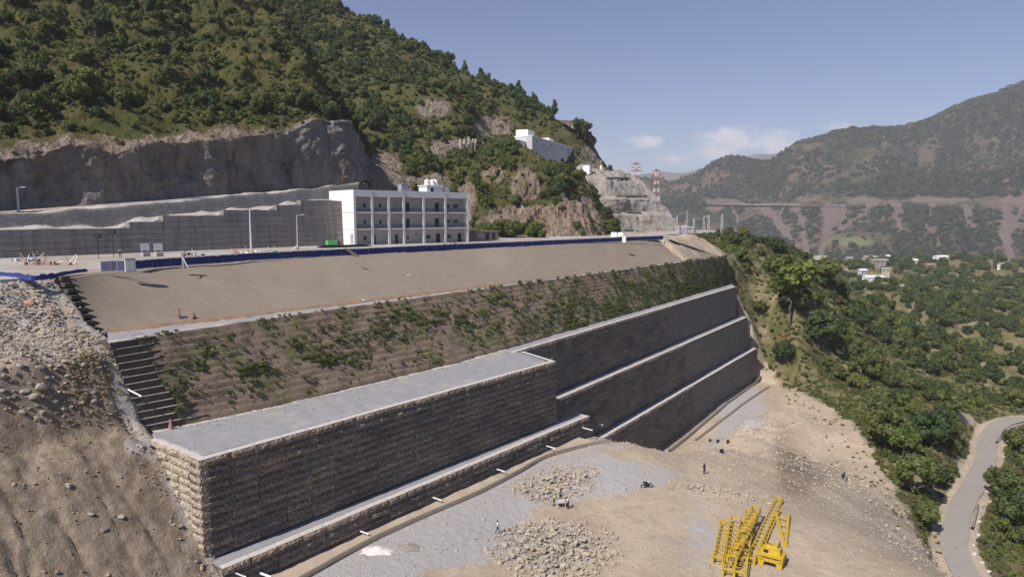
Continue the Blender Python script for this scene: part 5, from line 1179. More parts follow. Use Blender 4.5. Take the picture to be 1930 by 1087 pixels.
def scatter(name, pts, scl, protos, tilt=.12, seed=0, squash=(.85, 1.2)):
    pts = np.asarray(pts); n = len(pts); r_ = np.random.default_rng(seed+5); me = bpy.data.meshes.new(name); me.vertices.add(n); me.vertices.foreach_set('co', pts.ravel())
    a = me.attributes.new('idx', 'INT', 'POINT'); a.data.foreach_set('value', r_.integers(0, len(protos), n).astype(np.int32))
    a = me.attributes.new('rot', 'FLOAT_VECTOR', 'POINT'); a.data.foreach_set('vector', np.stack([r_.normal(0, tilt, n), r_.normal(0, tilt, n), r_.uniform(0, 6.28, n)], -1).ravel())
    s = np.asarray(scl)[:, None]*np.stack([r_.uniform(.85, 1.2, n), r_.uniform(.85, 1.2, n), r_.uniform(*squash, n)], -1); a = me.attributes.new('scl', 'FLOAT_VECTOR', 'POINT'); a.data.foreach_set('vector', s.ravel())
    o = link(name, me, kind='stuff'); md = o.modifiers.new('scatter', 'NODES'); md.node_group = gn_tree(protos, name); return o
kids = [o for o in bpy.data.objects if o.name.startswith('stone') and o.type == 'MESH' and o.parent is not None][:6]
P = []; S_ = []; rg = np.random.default_rng(3)
flat = gp.reshape(-1, 3); vis = (ppx.ravel() > -20) & (ppx.ravel() < 1950) & (ppy.ravel() > 470) & (ppy.ravel() < 1110)
area = (RR.ravel()**1.6); vegr = veg.ravel(); fu, fv_ = gu.ravel(), gv.ravel()
wgt = vis*(vegr < .4)*((fu < 36.2) | (fv_ < 58.5))*(RR.ravel() < 220)*area*np.where((fu < 34) & (fv_ > 60), np.where(ppy.ravel() < 800, 3.5, .35), 1.0)*np.where((fu < 37.5) & (fu > 33.5) & (fv_ > 59), 6, 1)*np.where(rub.ravel() > .5, 5, 1)
idx = rg.choice(len(flat), 13000, p=wgt/wgt.sum())
jit = rg.normal(0, .25, (len(idx), 2)); P = flat[idx].copy(); P[:, :2] += jit
scatter('rubble', P, rg.uniform(.05, .12, len(idx))*np.where(rg.random(len(idx)) < .15, 2.2, 1.1)*np.clip(np.hypot(P[:, 0], P[:, 1])/80, .8, 2), kids, tilt=.6, seed=3)

Pt = []
for _ in range(520):
    u_ = rg.uniform(37, 97); vi = np.interp(u_, [36.6, 52, 67, 84, 98], [76, 73.2, 72, 70.6, 71]); v_ = vi-.4-abs(rg.normal(0, 1.6 if rg.random() < .7 else 5))
    if v_ > 63.9-(u_-36)*.075: Pt.append(W(u_, v_, Z1+.02))
scatter('loose_stones', np.array(Pt), rg.uniform(.04, .16, len(Pt)), kids, tilt=.6, seed=31)
qb = BP[2:-2].reshape(-1, 3); ib = rg.choice(len(qb), 260); scatter('slope_clods', qb[ib]+rg.normal(0, .2, (260, 3))*np.array([1, 1, 0]), rg.uniform(.04, .13, 260), kids, tilt=.6, seed=32)
# ------------------------------------------------------------------ yellow crane sections
def lattice(label, p, q, w_, h_, dz=.0, boards=0.25, n=None):
    p, q = onpad(*p), onpad(*q); d = q-p; L_ = float(np.linalg.norm(d)); o = empty('crane_section', p+np.array([0, 0, dz]), label, 'crane section', rz=math.atan2(d[1], d[0])); el = math.asin(d[2]/L_)
    o.rotation_euler = (0, -el, math.atan2(d[1], d[0])); n = n or max(5, int(L_/1.1)); m_ = MB()
    for y in (-w_/2, w_/2):
        for z in (.08, h_): m_.box((L_/2, y, z), (L_, .085, .085))
    m_.build('chord', M_YEL, o); c_ = MB()
    for k in range(n):
        x0, x1 = L_*k/n, L_*(k+1)/n
        for y in (-w_/2, w_/2):
            c_.tube((x0, y, .08), (x1, y, h_), .028, n=4); c_.tube((x0, y, .08), (x0, y, h_), .028, n=4)
        for z in (.08, h_): c_.tube((x0, -w_/2, z), (x1, w_/2, z), .028, n=4); c_.tube((x0, -w_/2, z), (x0, w_/2, z), .028, n=4)
    c_.build('bracing', M_YEL, o)
    for x in (0, L_): f_ = MB().box((x, 0, h_*.5), (.14, w_+.25, h_+.2)); f_.build('end_frame', M_YEL, o) if False else MB().box((x, -w_/2, h_/2), (.18, .2, h_+.2)).box((x, w_/2, h_/2), (.18, .2, h_+.2)).box((x, 0, h_+.06), (.18, w_, .14)).build('end_frame', M_YEL, o)
    if boards:
        b_ = MB(); k = 0
        for k in range(int(L_/2.2)): b_.box((1.1+k*2.2, random.uniform(-.2, .2)*w_, .2+random.uniform(0, .6)*h_), (1.5, w_*.5, .06), random.uniform(-.3, .3))
        b_.build('platform_plate', M_YEL, o)
    return o
lattice('short yellow crane section lying apart on the left of the yellow stack', (1352, 1066), (1366, 994), 1.05, .8, boards=0)
lattice('long yellow lattice section on the left side of the yellow stack', (1372, 1092), (1386, 990), 1.1, .9, boards=0)
lattice('long yellow lattice section in the middle of the yellow stack', (1394, 1096), (1414, 976), 1.15, .95, boards=0)
lattice('yellow lattice section lying on top of the other crane sections', (1378, 1080), (1424, 982), .95, .7, dz=1.05)
lattice('slim yellow boom section slanting to the right away from the stack', (1414, 1066), (1468, 946), .85, .7, boards=0)
lattice('slim greyish yellow boom lying beside the slanting boom', (1436, 1036), (1466, 966), .5, .4, boards=0)
p = onpad(1480, 1030); o = empty('folding_boom', p, 'yellow two legged frame lying behind the yellow machine', 'steel frame'); d_ = onpad(1474, 975)-p
ul = d_/np.linalg.norm(d_); sd_ = np.array([ul[1], -ul[0], 0])
for s_ in (-1, 1):
    MB().tube(sd_*s_*.12+np.array([0, 0, .15]), d_+sd_*s_*.75+np.array([0, 0, .4]), .17, .22, 6).build('leg', M_YEL, o)
m_ = MB()
for t in (.35, .6, .85): m_.tube(d_*t-sd_*.75*t+np.array([0, 0, .35]), d_*t+sd_*.75*t+np.array([0, 0, .35]), .08, n=5)
m_.build('crossbar', M_YEL, o); MB().tube(np.array([0, 0, .15])-ul*.4, np.array([0, 0, .15])+ul*.3, .3, n=8).build('foot', M_YEL, o)
p = onpad(1454, 1062); o = empty('yellow_machine', p, 'squat yellow machine base with a dark arched opening beside the crane sections', 'machine', rz=-.55)
m_ = MB(); m_.add([(-1.25, -1.0, .0), (-.75, -1.0, 0), (-.6, -1.0, .55), (.6, -1.0, .55), (.75, -1.0, 0), (1.25, -1.0, 0), (1.35, -1.0, 1.25), (-1.35, -1.0, 1.25), (-1.25, 1.0, 0), (-.75, 1.0, 0), (-.6, 1.0, .55), (.6, 1.0, .55), (.75, 1.0, 0), (1.25, 1.0, 0), (1.35, 1.0, 1.25), (-1.35, 1.0, 1.25)],
    [(0, 1, 2, 7), (2, 3, 6, 7), (3, 4, 5, 6), (15, 10, 9, 8), (15, 14, 11, 10), (14, 13, 12, 11), (0, 8, 9, 1), (1, 9, 10, 2), (2, 10, 11, 3), (3, 11, 12, 4), (4, 12, 13, 5), (5, 13, 14, 6), (6, 14, 15, 7), (7, 15, 8, 0)]); m_.build('chassis', M_YEL, o)
MB().box((0, .15, 1.55), (2.1, 1.5, .6), 0, .85).build('engine_cover', M_YEL, o); MB().box((0, .3, 1.98), (1.3, 1.0, .28), 0, .8).build('hood', M_YEL, o); MB().box((-.3, .2, 2.14), (.5, .1, .04)).build('vent', M_DARK, o)
MB().box((0, .1, .28), (1.1, 1.6, .5)).build('axle_box', M_DARK, o); MB().box((-.55, -.62, 1.6), (.5, .04, .34)).build('side_window', M_DARK, o); MB().tube((.7, .5, 1.8), (.7, .5, 2.5), .07).build('exhaust', M_DARK, o); MB().box((0, -1.03, 1.05), (2.4, .03, .10)).build('stripe', M_DARK, o)
for x in (-1.0, 1.0): MB().box((x, -1.06, .9), (.35, .12, .25)).build('bracket', M_YEL, o)
# dark triangular sheet on the outer slope
a_, b_, c_ = onpad(1567, 911), onpad(1594, 899), onpad(1588, 927); top_ = b_+np.array([0, 0, 1.2])
o = empty('dark_sheet', a_, 'dark triangular sheet propped on the bare outer slope', 'sheet'); tri = [a_, c_, top_]; nn_ = np.cross(c_-a_, top_-a_); nn_ /= np.linalg.norm(nn_)
MB().add([tuple(q-a_) for q in tri]+[tuple(q-a_-nn_*.06) for q in tri], [(0, 1, 2), (5, 4, 3), (0, 3, 4, 1), (1, 4, 5, 2), (2, 5, 3, 0)]).build('sheet', plain('black_sheet', (.05, .045, .05), .7), o); MB().tube(top_-a_, b_-a_, .05).build('prop', M_STEEL, o)
# traffic cone, barrel lid, wheelbarrow, motorbike
o = empty('marker', onface(322, 808, 74.6), 'small faded red marker cone at the near end of the gravel top', 'cone'); o.location.z = Z1; MB().lathe([(.34, 0), (.34, .05), (.26, .06), (.10, 1.15), (.05, 1.2)], 12).build('cone_body', M_CLAY, o); MB().lathe([(.205, .42), (.16, .72)], 12).build('stripe', M_WHITE, o)
def wheel(o, x, y, r_): w_ = MB().tube((x, y-.05, r_), (x, y+.05, r_), r_, n=14).build('wheel', M_DARK, o); MB().tube((x, y-.06, r_), (x, y+.06, r_), r_*.6, n=10).build('rim', M_STEEL, w_)
p = onpad(1219, 920); o = empty('motorbike', p, 'dark motorbike parked on the pad right of the workers', 'motorbike', rz=.3)
wheel(o, -.65, 0, .3); wheel(o, .65, 0, .3); MB().box((0, 0, .5), (.9, .25, .35), 0, .7).build('engine', M_DARK, o); MB().box((-.25, 0, .83), (.75, .28, .12), 0, .8).build('seat', M_DARK, o); MB().box((.25, 0, .85), (.45, .3, .25), 0, .7).build('fuel_tank', M_STEEL, o)
m_ = MB(); m_.tube((.65, 0, .3), (.45, 0, 1.0), .04); m_.tube((.42, -.35, 1.08), (.42, .35, 1.08), .03); m_.tube((-.65, 0, .3), (-.1, 0, .5), .04); m_.build('frame', M_STEEL, o)
p = onpad(1176, 925); o = empty('cement_bag', p, 'small grey cement sack standing between the workers and the motorbike', 'sack'); MB().box((0, 0, .3), (.45, .28, .6), .3, .75).build('sack', M_STEEL, o); MB().box((0, 0, .63), (.2, .1, .08), .3).build('tie', M_DARK, o)
p = onpad(1057, 957); o = empty('work_table', p, 'low grey mixing trough between the two workers by the stone heap', 'trough', rz=.1)
MB().box((0, 0, .75), (1.25, .8, .1)).build('tray', M_STEEL, o)
for x in (-.55, .55):
    for y in (-.32, .32): MB().box((x, y, .35), (.07, .07, .7)).build('leg', M_STEEL, o)
for y in (-.4, .4): MB().box((0, y, .85), (1.25, .05, .2)).build('rim_board', M_STEEL, o)
# crates and stubs near the trench end
for k, (px, py) in enumerate([(1338, 834), (1353, 833), (1372, 835), (1360, 856)]):
    o = empty('stone_block', onpad(px, py), ['leftmost small dark block at the near end of the grey trench path', 'second small dark block at the near end of the grey trench path', 'small dark block standing right of the grey trench path end', 'flat dark stone on the pad edge in front of the trench path'][k], 'block'); MB().box((0, 0, .3), (.6, .4, .6), .4, .8).build('block', M_DARK, o); MB().box((0, 0, .63), (.45, .3, .08), .4).build('cap', M_CORE, o)

# ------------------------------------------------------------------ people
def person(p, label, J, mats, rz=0, group=None, scale=1.0):
    """one continuous figure grown from a jointed skeleton; mats = (shirt, trousers, shoes, hat or None)"""
    names = ['pelvis', 'waist', 'chest', 'neck', 'head', 'crown', 'shL', 'elL', 'wrL', 'hdL', 'shR', 'elR', 'wrR', 'hdR', 'hipL', 'knL', 'anL', 'toL', 'hipR', 'knR', 'anR', 'toR']
    base_ = dict(pelvis=(0, 0, .95), waist=(0, 0, 1.1), chest=(0, 0, 1.33), neck=(0, 0, 1.49), head=(0, -.01, 1.60), crown=(0, 0, 1.72), shL=(-.19, 0, 1.42), elL=(-.25, .02, 1.13), wrL=(-.26, -.06, .88), hdL=(-.26, -.08, .78), shR=(.19, 0, 1.42), elR=(.25, .02, 1.13), wrR=(.26, -.06, .88), hdR=(.26, -.08, .78),
                 hipL=(-.1, 0, .9), knL=(-.12, -.02, .5), anL=(-.12, .02, .1), toL=(-.13, -.16, .05), hipR=(.1, 0, .9), knR=(.12, -.02, .5), anR=(.12, .02, .1), toR=(.13, -.16, .05))
    base_.update(J); rad = dict(pelvis=.135, waist=.125, chest=.145, neck=.06, head=.095, crown=.07, shL=.065, elL=.048, wrL=.036, hdL=.04, shR=.065, elR=.048, wrR=.036, hdR=.04, hipL=.10, knL=.068, anL=.045, toL=.04, hipR=.10, knR=.068, anR=.045, toR=.04)
    E = [('pelvis', 'waist'), ('waist', 'chest'), ('chest', 'neck'), ('neck', 'head'), ('head', 'crown'), ('chest', 'shL'), ('shL', 'elL'), ('elL', 'wrL'), ('wrL', 'hdL'), ('chest', 'shR'), ('shR', 'elR'), ('elR', 'wrR'), ('wrR', 'hdR'), ('pelvis', 'hipL'), ('hipL', 'knL'), ('knL', 'anL'), ('anL', 'toL'), ('pelvis', 'hipR'), ('hipR', 'knR'), ('knR', 'anR'), ('anR', 'toR')]
    me = bpy.data.meshes.new('tmp'); me.from_pydata([base_[n] for n in names], [(names.index(a), names.index(b)) for a, b in E], []); ob = bpy.data.objects.new('tmp', me); COL.objects.link(ob)
    md = ob.modifiers.new('s', 'SKIN'); md.use_smooth_shade = True
    for i, n in enumerate(names): me.skin_vertices[0].data[i].radius = (rad[n], rad[n]*(.8 if n in ('chest', 'waist', 'pelvis') else 1)); me.skin_vertices[0].data[i].use_root = (i == 0)
    ob.modifiers.new('u', 'SUBSURF').levels = 1
    dg = bpy.context.evaluated_depsgraph_get(); m2 = bpy.data.meshes.new_from_object(ob.evaluated_get(dg)); bpy.data.objects.remove(ob)
    m2.name = 'body'; m2.materials.clear()
    for m_ in (mats[0], mats[1], mats[2], M_SKIN): m2.materials.append(m_)
    segm = [(Vector(base_[a]), Vector(base_[b]), (0 if a in ('waist', 'shL', 'shR') or b in ('shL', 'shR', 'neck') else 1 if a in ('pelvis', 'hipL', 'hipR', 'knL', 'knR') else 2 if a in ('anL', 'anR') else 3)) for a, b in E]
    for pl in m2.polygons:
        c = pl.center; best = (9, 0)
        for a, b, s in segm:
            t = max(0, min(1, (c-a).dot(b-a)/(b-a).length_squared)); d = (c-(a+(b-a)*t)).length
            if d < best[0]: best = (d, s)
        pl.material_index = best[1]
    o = empty('person', p, label, 'person', group, rz); o.scale = (scale,)*3; link('body', m2, o)
    h_ = Vector(base_['head']); MB().lathe([(.10, -.02), (.115, .03), (.10, .09), (.05, .135), (.01, .145)] if mats[3] is None else [(.17, .02), (.125, .035), (.115, .10), (.06, .145), (.01, .15)], 12, tuple(h_+Vector((0, .02, .0)))).build('hair' if mats[3] is None else 'helmet', M_HAIR if mats[3] is None else mats[3], o, True)
    for s, hn, wn_ in ((-1, 'hdL', 'wrL'), (1, 'hdR', 'wrR')):
        a = Vector(base_[hn]); d = (a-Vector(base_[wn_])).normalized(); m_ = MB()
        for k in range(4): m_.tube(a+Vector(((k-1.5)*.018, 0, 0)), a+Vector(((k-1.5)*.022, -.01, 0))+d*(.07+.01*(k in (1, 2))), .009, n=5)
        m_.tube(a+Vector((-s*.03, -.01, 0)), a+Vector((-s*.05, -.04, 0))+d*.03, .01, n=5); m_.build('fingers', M_SKIN, o)
    return o
cl = lambda n, c: plain('cloth_'+n, c, .85, .15, 6)
WALKJ = dict(knL=(-.11, -.16, .52), anL=(-.11, -.22, .12), toL=(-.11, -.38, .07), knR=(.11, .06, .52), anR=(.11, .30, .14), toR=(.11, .18, .05), elL=(-.25, .12, 1.16), wrL=(-.24, .06, .92), hdL=(-.24, .03, .83), elR=(.25, -.10, 1.16), wrR=(.24, -.25, .98), hdR=(.24, -.33, .93))
BEND = dict(pelvis=(0, .1, .88), waist=(0, 0, 1.0), chest=(0, -.28, 1.08), neck=(0, -.42, 1.10), head=(0, -.53, 1.08), crown=(0, -.64, 1.08), shL=(-.19, -.33, 1.06), elL=(-.2, -.42, .80), wrL=(-.15, -.5, .56), hdL=(-.12, -.53, .48), shR=(.19, -.33, 1.06), elR=(.2, -.42, .80), wrR=(.15, -.5, .56), hdR=(.12, -.53, .48), hipL=(-.1, .1, .84), hipR=(.1, .1, .84), knL=(-.13, .0, .47), knR=(.13, .0, .47), anL=(-.13, .06, .1), anR=(.13, .06, .1), toL=(-.14, -.12, .05), toR=(.14, -.12, .05))
SQUAT = dict(pelvis=(0, .12, .35), waist=(0, .06, .48), chest=(0, -.04, .68), neck=(0, -.10, .82), head=(0, -.14, .92), crown=(0, -.14, 1.03), shL=(-.19, -.06, .74), elL=(-.24, -.22, .54), wrL=(-.16, -.38, .4), hdL=(-.13, -.42, .32), shR=(.19, -.06, .74), elR=(.24, -.22, .54), wrR=(.16, -.38, .4), hdR=(.13, -.42, .32), hipL=(-.1, .1, .34), hipR=(.1, .1, .34), knL=(-.2, -.26, .52), knR=(.2, -.26, .52), anL=(-.16, -.04, .1), anR=(.16, -.04, .1), toL=(-.18, -.22, .05), toR=(.18, -.22, .05))
LEAN = dict(chest=(0, -.10, 1.30), neck=(0, -.17, 1.45), head=(0, -.21, 1.55), crown=(0, -.22, 1.67), shL=(-.19, -.12, 1.38), shR=(.19, -.12, 1.38), elL=(-.24, -.22, 1.12), elR=(.24, -.22, 1.12), wrL=(-.2, -.44, 1.02), hdL=(-.18, -.53, 1.0), wrR=(.2, -.44, 1.02), hdR=(.18, -.53, 1.0))
person(onpad(938, 1007), 'man in white shirt and dark trousers walking alone on the grey gravel', WALKJ, (cl('white', (.68, .68, .66)), cl('navy', (.04, .045, .06)), M_DARK, None), rz=1.9)
person(onpad(1044, 954), 'worker in a yellow green vest standing left of the grey trough', LEAN, (cl('hivis', (.42, .62, .08)), cl('black', (.03, .03, .035)), M_DARK, None), rz=1.4)
person(onpad(1056, 952)+np.array([.1, .8, 0]), 'worker in grey clothes behind the grey trough', LEAN, (cl('grey', (.22, .23, .26)), cl('black', (.03, .03, .035)), M_DARK, None), rz=0)
person(onpad(1071, 960), 'man in white shirt and black trousers bending over the grey trough from the right', {**LEAN}, (cl('white', (.68, .68, .66)), cl('black', (.03, .03, .035)), M_DARK, None), rz=-1.3)
person(onpad(1327, 896), 'man in dark clothes standing alone on the bare pad near the trench', {}, (cl('dark', (.035, .035, .04)), cl('black', (.03, .03, .035)), M_DARK, None), rz=.6)
def berm_pt(px, py): q = Z(px, py, 46.1); return q
person(berm_pt(339, 607), 'woman in an orange red top standing on the narrow ledge below the bare slope', {}, (cl('orange', (.42, .10, .045)), cl('maroon', (.12, .05, .05)), M_DARK, None), rz=-.8)
person(berm_pt(368, 605), 'person in dark red clothes crouching on the ledge right of the standing woman', SQUAT, (cl('maroon2', (.22, .06, .05)), cl('dark', (.035, .035, .04)), M_DARK, None), rz=-1.0)
person(berm_pt(222, 616), 'person in dark purple clothes bending over at the left end of the ledge', BEND, (cl('purple', (.06, .045, .08)), cl('grey', (.22, .23, .26)), M_DARK, None), rz=-1.2)
person(Z(227, 485, ZP), 'worker in a pale shirt standing by the thin dark lamp posts on the platform', LEAN, (cl('beige', (.45, .38, .30)), cl('dark', (.035, .035, .04)), M_DARK, None), rz=.4)
# rubbish bags on slope and pad
for px, py, v_, lab in [(770, 518, None, 'tiny white scrap lying on the middle of the bare beige slope'), (685, 566, None, 'small white and grey sack at the foot of the bare slope')]:
    t = 1.0; P_ = Z(px, py, 49.5 if px == 770 else 46.3); o = link('sack', rock_mesh('sack', 99, 2, M_WHITE), None, P_); o.scale = (.35, .2, .2); tag(o, lab, 'sack')

# ================================================================== VEGETATION
def crown_mesh(name, mat, seed, nl=10, nq=520, leaf=.085, spread=.62, lr=(.30, .46), flat=.8, cone=0, core=True):
    r_ = np.random.default_rng(seed); C_ = []; Rr = []
    for k in range(nl):
        d = r_.normal(size=3); d /= np.linalg.norm(d); q = d*spread*r_.uniform(.35, 1)**.5; q[2] = q[2]*flat
        rad_ = r_.uniform(*lr)
        if cone: h = (k+.5)/nl; q[:2] *= (1-h)*1.0+.08; q[2] = -.8+2.0*h; rad_ = lr[1]*(1-h*.62)
        C_.append(q); Rr.append(rad_)
    C_ = np.array(C_); Rr = np.array(Rr); li = r_.choice(nl, nq, p=Rr**2/(Rr**2).sum()); d = r_.normal(size=(nq, 3)); d[:, 2] += .35; d /= np.linalg.norm(d, axis=1)[:, None]
    P = C_[li]+d*(Rr[li]*r_.uniform(.80, 1.12, nq))[:, None]*np.array([1, 1, .92])
    n_ = d+r_.normal(0, .45, (nq, 3)); n_ /= np.linalg.norm(n_, axis=1)[:, None]; a = np.cross(n_, r_.normal(size=(nq, 3))); a /= np.linalg.norm(a, axis=1)[:, None]; b = np.cross(n_, a)
    s = leaf*r_.uniform(.6, 1.5, nq)[:, None]; q = np.stack([P-a*s-b*s*.6, P+a*s-b*s*.7, P+a*s*.8+b*s, P-a*s*.7+b*s*.8], 1).reshape(-1, 3)
    lt = r_.uniform(.2, .8, nl); tint = np.repeat(np.clip(lt[li]+r_.normal(0, .22, nq), 0, 1), 4); F_ = np.arange(nq*4).reshape(-1, 4)
    if core:
        bm = bmesh.new(); bmesh.ops.create_icosphere(bm, subdivisions=1, radius=1); iv = np.array([v.co[:] for v in bm.verts]); fi = np.array([[v.index for v in f.verts] for f in bm.faces]); bm.free(); vs = [q]; ts = [tint]; fs = [F_]; k = len(q)
        for c, rd, l_ in zip(C_, Rr, lt): vs.append(c+iv*rd*.80*r_.uniform(.85, 1.1, (len(iv), 1))); ts.append(np.clip(l_+r_.normal(0, .15, len(iv)), 0, 1)); fs.append(np.c_[fi, fi[:, 2]*0-1]+0); fs[-1] = fi+k; k += len(iv)
        V_ = np.concatenate(vs); T_ = np.concatenate(ts); me = bpy.data.meshes.new(name); tri = np.concatenate([np.c_[F_[:, :3]], np.c_[F_[:, [0, 2, 3]]]]+fs[1:])
        return mesh_np(name, V_, tri, mat, False, {'tint': np.repeat(T_[:, None], 3, 1)})
    return mesh_np(name, q, F_, mat, False, {'tint': np.repeat(tint[:, None], 3, 1)})
def trunk_mesh(name, seed, h, r0, lean=.1, limbs=4):
    r_ = random.Random(seed); m_ = MB(); p = Vector((0, 0, -.3)); n = 5; pts = [p]
    for k in range(n): p = p+Vector((r_.uniform(-lean, lean), r_.uniform(-lean, lean), (h+.3)/n)); pts.append(p)
    for k in range(n): m_.tube(pts[k], pts[k+1], r0*(1-.14*k), r0*(1-.14*(k+1)), 7)
    for k in range(limbs): a = r_.uniform(0, 6.28); s = pts[3+k % 2]; m_.tube(s, s+Vector((math.cos(a)*.42, math.sin(a)*.42, .35)), r0*.5, r0*.2, 5)
    return m_.mesh(name, M_BARK, True)
# units: crown radius about 1, trunk below
TY = {}
TY['round'] = [(crown_mesh('crown', M_LEAFD, 300+k, 13, 1150, .055, lr=(.26, .42)), trunk_mesh('trunk', k, 1.0, .07)) for k in range(3)]
TY['mixed'] = [(crown_mesh('crown', M_LEAF, 310+k, 13, 1150, .058, spread=.72, lr=(.25, .40)), trunk_mesh('trunk', 5+k, 1.0, .07)) for k in range(3)]
TY['bright'] = [(crown_mesh('crown', M_LEAFB, 320+k, 11, 1000, .056, lr=(.25, .38)), trunk_mesh('trunk', 9+k, 1.0, .06)) for k in range(2)]
TY['pine'] = [(crown_mesh('crown', M_LEAFD, 330+k, 9, 480, .085, lr=(.3, .55), cone=1), trunk_mesh('trunk', 12+k, 1.2, .08)) for k in range(2)]
TY['dry'] = [(crown_mesh('crown', M_DRY, 340+k, 7, 420, .07, core=False), trunk_mesh('trunk', 15+k, 1.0, .06)) for k in range(1)]
def tree(p, kind, s, label, group=None, hf=1.15, name='tree', cat='tree', th=None, k=None):
    cm, tm = TY[kind][random.randrange(len(TY[kind])) if k is None else k]; o = empty(name, p, label, cat, group, random.uniform(0, 6.28)); o.scale = (s, s, s*random.uniform(.9, 1.1))
    h = .75*hf if th is None else th; a = link('trunk', tm, o); a.scale = (1, 1, h); b = link('crown', cm, o, (0, 0, h+.35)); return o
# named trees of the right slope
def at_hit(px, py):
    q = hit(px, py); q[2] = gz(q[0], q[1])-.2; return q
def tree_px(px, py, wpx, kind, label, **kw):
    q = at_hit(px, py); dd = np.hypot(q[0], q[1]); tree(q, kind, wpx*.42/FPX*dd, label, **kw)
tp = at_hit(1488, 612); dd = np.hypot(tp[0], tp[1])
o = empty('tree', tp, 'tallest tree, bare trunk and bright green crown, right of the far wall end', 'tree'); s = 46/FPX*dd; H_ = (612-520)/FPX*dd
m_ = MB(); pts = [Vector((0, 0, -.5)), Vector((-.2, 0, H_*.3)), Vector((.2, .1, H_*.55)), Vector((0, 0, H_*.8)), Vector((.4, 0, H_*1.05))]
for k in range(4): m_.tube(pts[k], pts[k+1], .55-.09*k, .55-.09*(k+1), 8)
for k in range(7): a = k*.9; b_ = pts[2] if k % 2 else pts[3]; m_.tube(b_, b_+Vector((math.cos(a)*s*.55, math.sin(a)*s*.55, s*.4)), .2, .07, 5)
m_.build('trunk', M_BARK, o, True)
c_ = link('crown', crown_mesh('crown', M_LEAFB, 500, 16, 1500, .055, spread=.78, lr=(.22, .36), flat=.85), o, (0, 0, H_+s*.15)); c_.scale = (s, s, s)
c_ = link('lower_crown', crown_mesh('crown', M_LEAF, 501, 8, 600, .07, spread=.8, lr=(.22, .36), flat=.5), o, (s*.15, 0, H_*.62)); c_.scale = (s*.6, s*.6, s*.5)
for a in [(1374, 442, 26, 'round', 'small dark bushy tree standing alone at the far end of the platform'), (1548, 655, 92, 'round', 'large dark round tree right below the tallest tree', ), (1467, 478, 40, 'round', 'dark rounded tree on the crest left of the tallest tree'), (1560, 545, 66, 'mixed', 'broad green tree just right of the tallest tree crown'), (1472, 700, 60, 'round', 'dark shrubby tree nearest the lower right corner of the far wall'), (1430, 610, 36, 'round', 'small dark tree touching the end of the middle wall tier'),
          (1668, 850, 90, 'mixed', 'big leafy tree at the top left of the clump above the road'), (1725, 935, 96, 'mixed', 'large spreading tree at the bottom of the clump by the road'), (1755, 850, 84, 'round', 'dark tree of the clump closest to the orange road cut'), (1705, 870, 70, 'bright', 'light green tree in the middle of the clump above the road'), (1760, 920, 60, 'round', 'dark tree overhanging the left edge of the road'), (1655, 800, 60, 'round', 'dark green tree at the upper edge of the clump above the road'), (1790, 790, 60, 'round', 'dark tree on top of the orange cut at the road bend'), (1745, 1000, 60, 'mixed', 'low green tree between the bare slope and the road, nearest the bottom'),
          (1880, 945, 70, 'round', 'dark tree right of the road beside the low stone guard wall'), (1915, 860, 56, 'mixed', 'green tree below the road bend at the right edge'), (1912, 1010, 80, 'round', 'big dark tree at the right edge below the guard stones'), (1640, 720, 56, 'mixed', 'mid green tree in the middle of the right slope')]:
    tree_px(*a[:3], a[3], a[4])
# random trees of the right slope, the nearest ones as objects
vm = veg.ravel(); rg = np.random.default_rng(77); flatR = RR.ravel()
den = fbm(flat*np.array([1, 1, 0]), 26, 3, 91); dsel = smooth(den, -.35, .3)
inview = (ppx.ravel() > -150) & (ppx.ravel() < 2150) & (ppy.ravel() > 380) & (ppy.ravel() < 1250)
edge_far = smooth(side(GX, GY, ln), 4, 30).ravel()
cand = inview*(vm > .5)*(flatR**2)
def pick(n, w_, mind=None):
    i = rg.choice(len(flat), n, p=w_/w_.sum(), replace=False); P = flat[i].copy()
    st_a = (az[1]-az[0]); st_r = math.log(rr[1]/rr[0]); P[:, :2] *= (1+rg.uniform(-.5, .5, (n, 1))*st_r); return P, i
near_ = cand*(flatR < 330)*(.12+dsel)*(.12+edge_far)*((fv_ < 64) | (fu > 246))
P, ii = pick(1250, near_); dist = np.hypot(P[:, 0], P[:, 1]); big = (rg.random(len(P)) < .42*edge_far[ii]+.08); rad = np.where(big, rg.uniform(1.6, 3.2, len(P)), rg.uniform(.6, 1.6, len(P)))
okr = np.sqrt(((P[:, None, :2]-ROADC[None, :, :2])**2).sum(-1)).min(1) > rad+2.8; P, rad, dist, ii = P[okr], rad[okr], dist[okr], ii[okr]
order = np.argsort(-rad/dist); q300 = order[:195]; rest = order[195:]
LAB = {('round', 1): 'dark green tree in the woods on the right slope', ('mixed', 1): 'mid green tree in the woods on the right slope', ('bright', 1): 'light green tree in the woods on the right slope', ('dry', 1): 'yellowish half dry bush among the right slope woods'}
PROT = {k: [] for k in TY}
for q in q300:
    kd = random.choices(['round', 'mixed', 'bright', 'dry'], [.4, .38, .14, .08])[0]; px, py, _ = toproj(P[q]); band = 'below the far wall end' if py > 640 and px < 1620 else 'near the road' if py > 700 else 'on the upper right slope' if px < 1620 else 'on the lower right slope'
    if band == 'near the road': band = ['left of the road clump', 'in the strip above the road', 'right of the road'][int(np.digitize(px, [1640, 1800]))]
    szw = 'large ' if rad[q] > 2.7 else 'middling ' if rad[q] > 2.1 else 'small '
    base_l = szw+{'round': 'dark green tree', 'mixed': 'mid green tree', 'bright': 'light green tree', 'dry': 'yellowish half dry bush'}[kd]
    tree(P[q]-np.array([0, 0, .3*rad[q]]), kd, float(rad[q]), base_l+' among the many '+band, base_l+'s '+band, name='tree' if kd != 'dry' else 'bush', cat='tree' if kd != 'dry' else 'bush')
def proto(kind, n=2): return [o for o in bpy.data.objects if o.type == 'MESH' and o.data in [t[0] for t in TY[kind]]][:n*3]
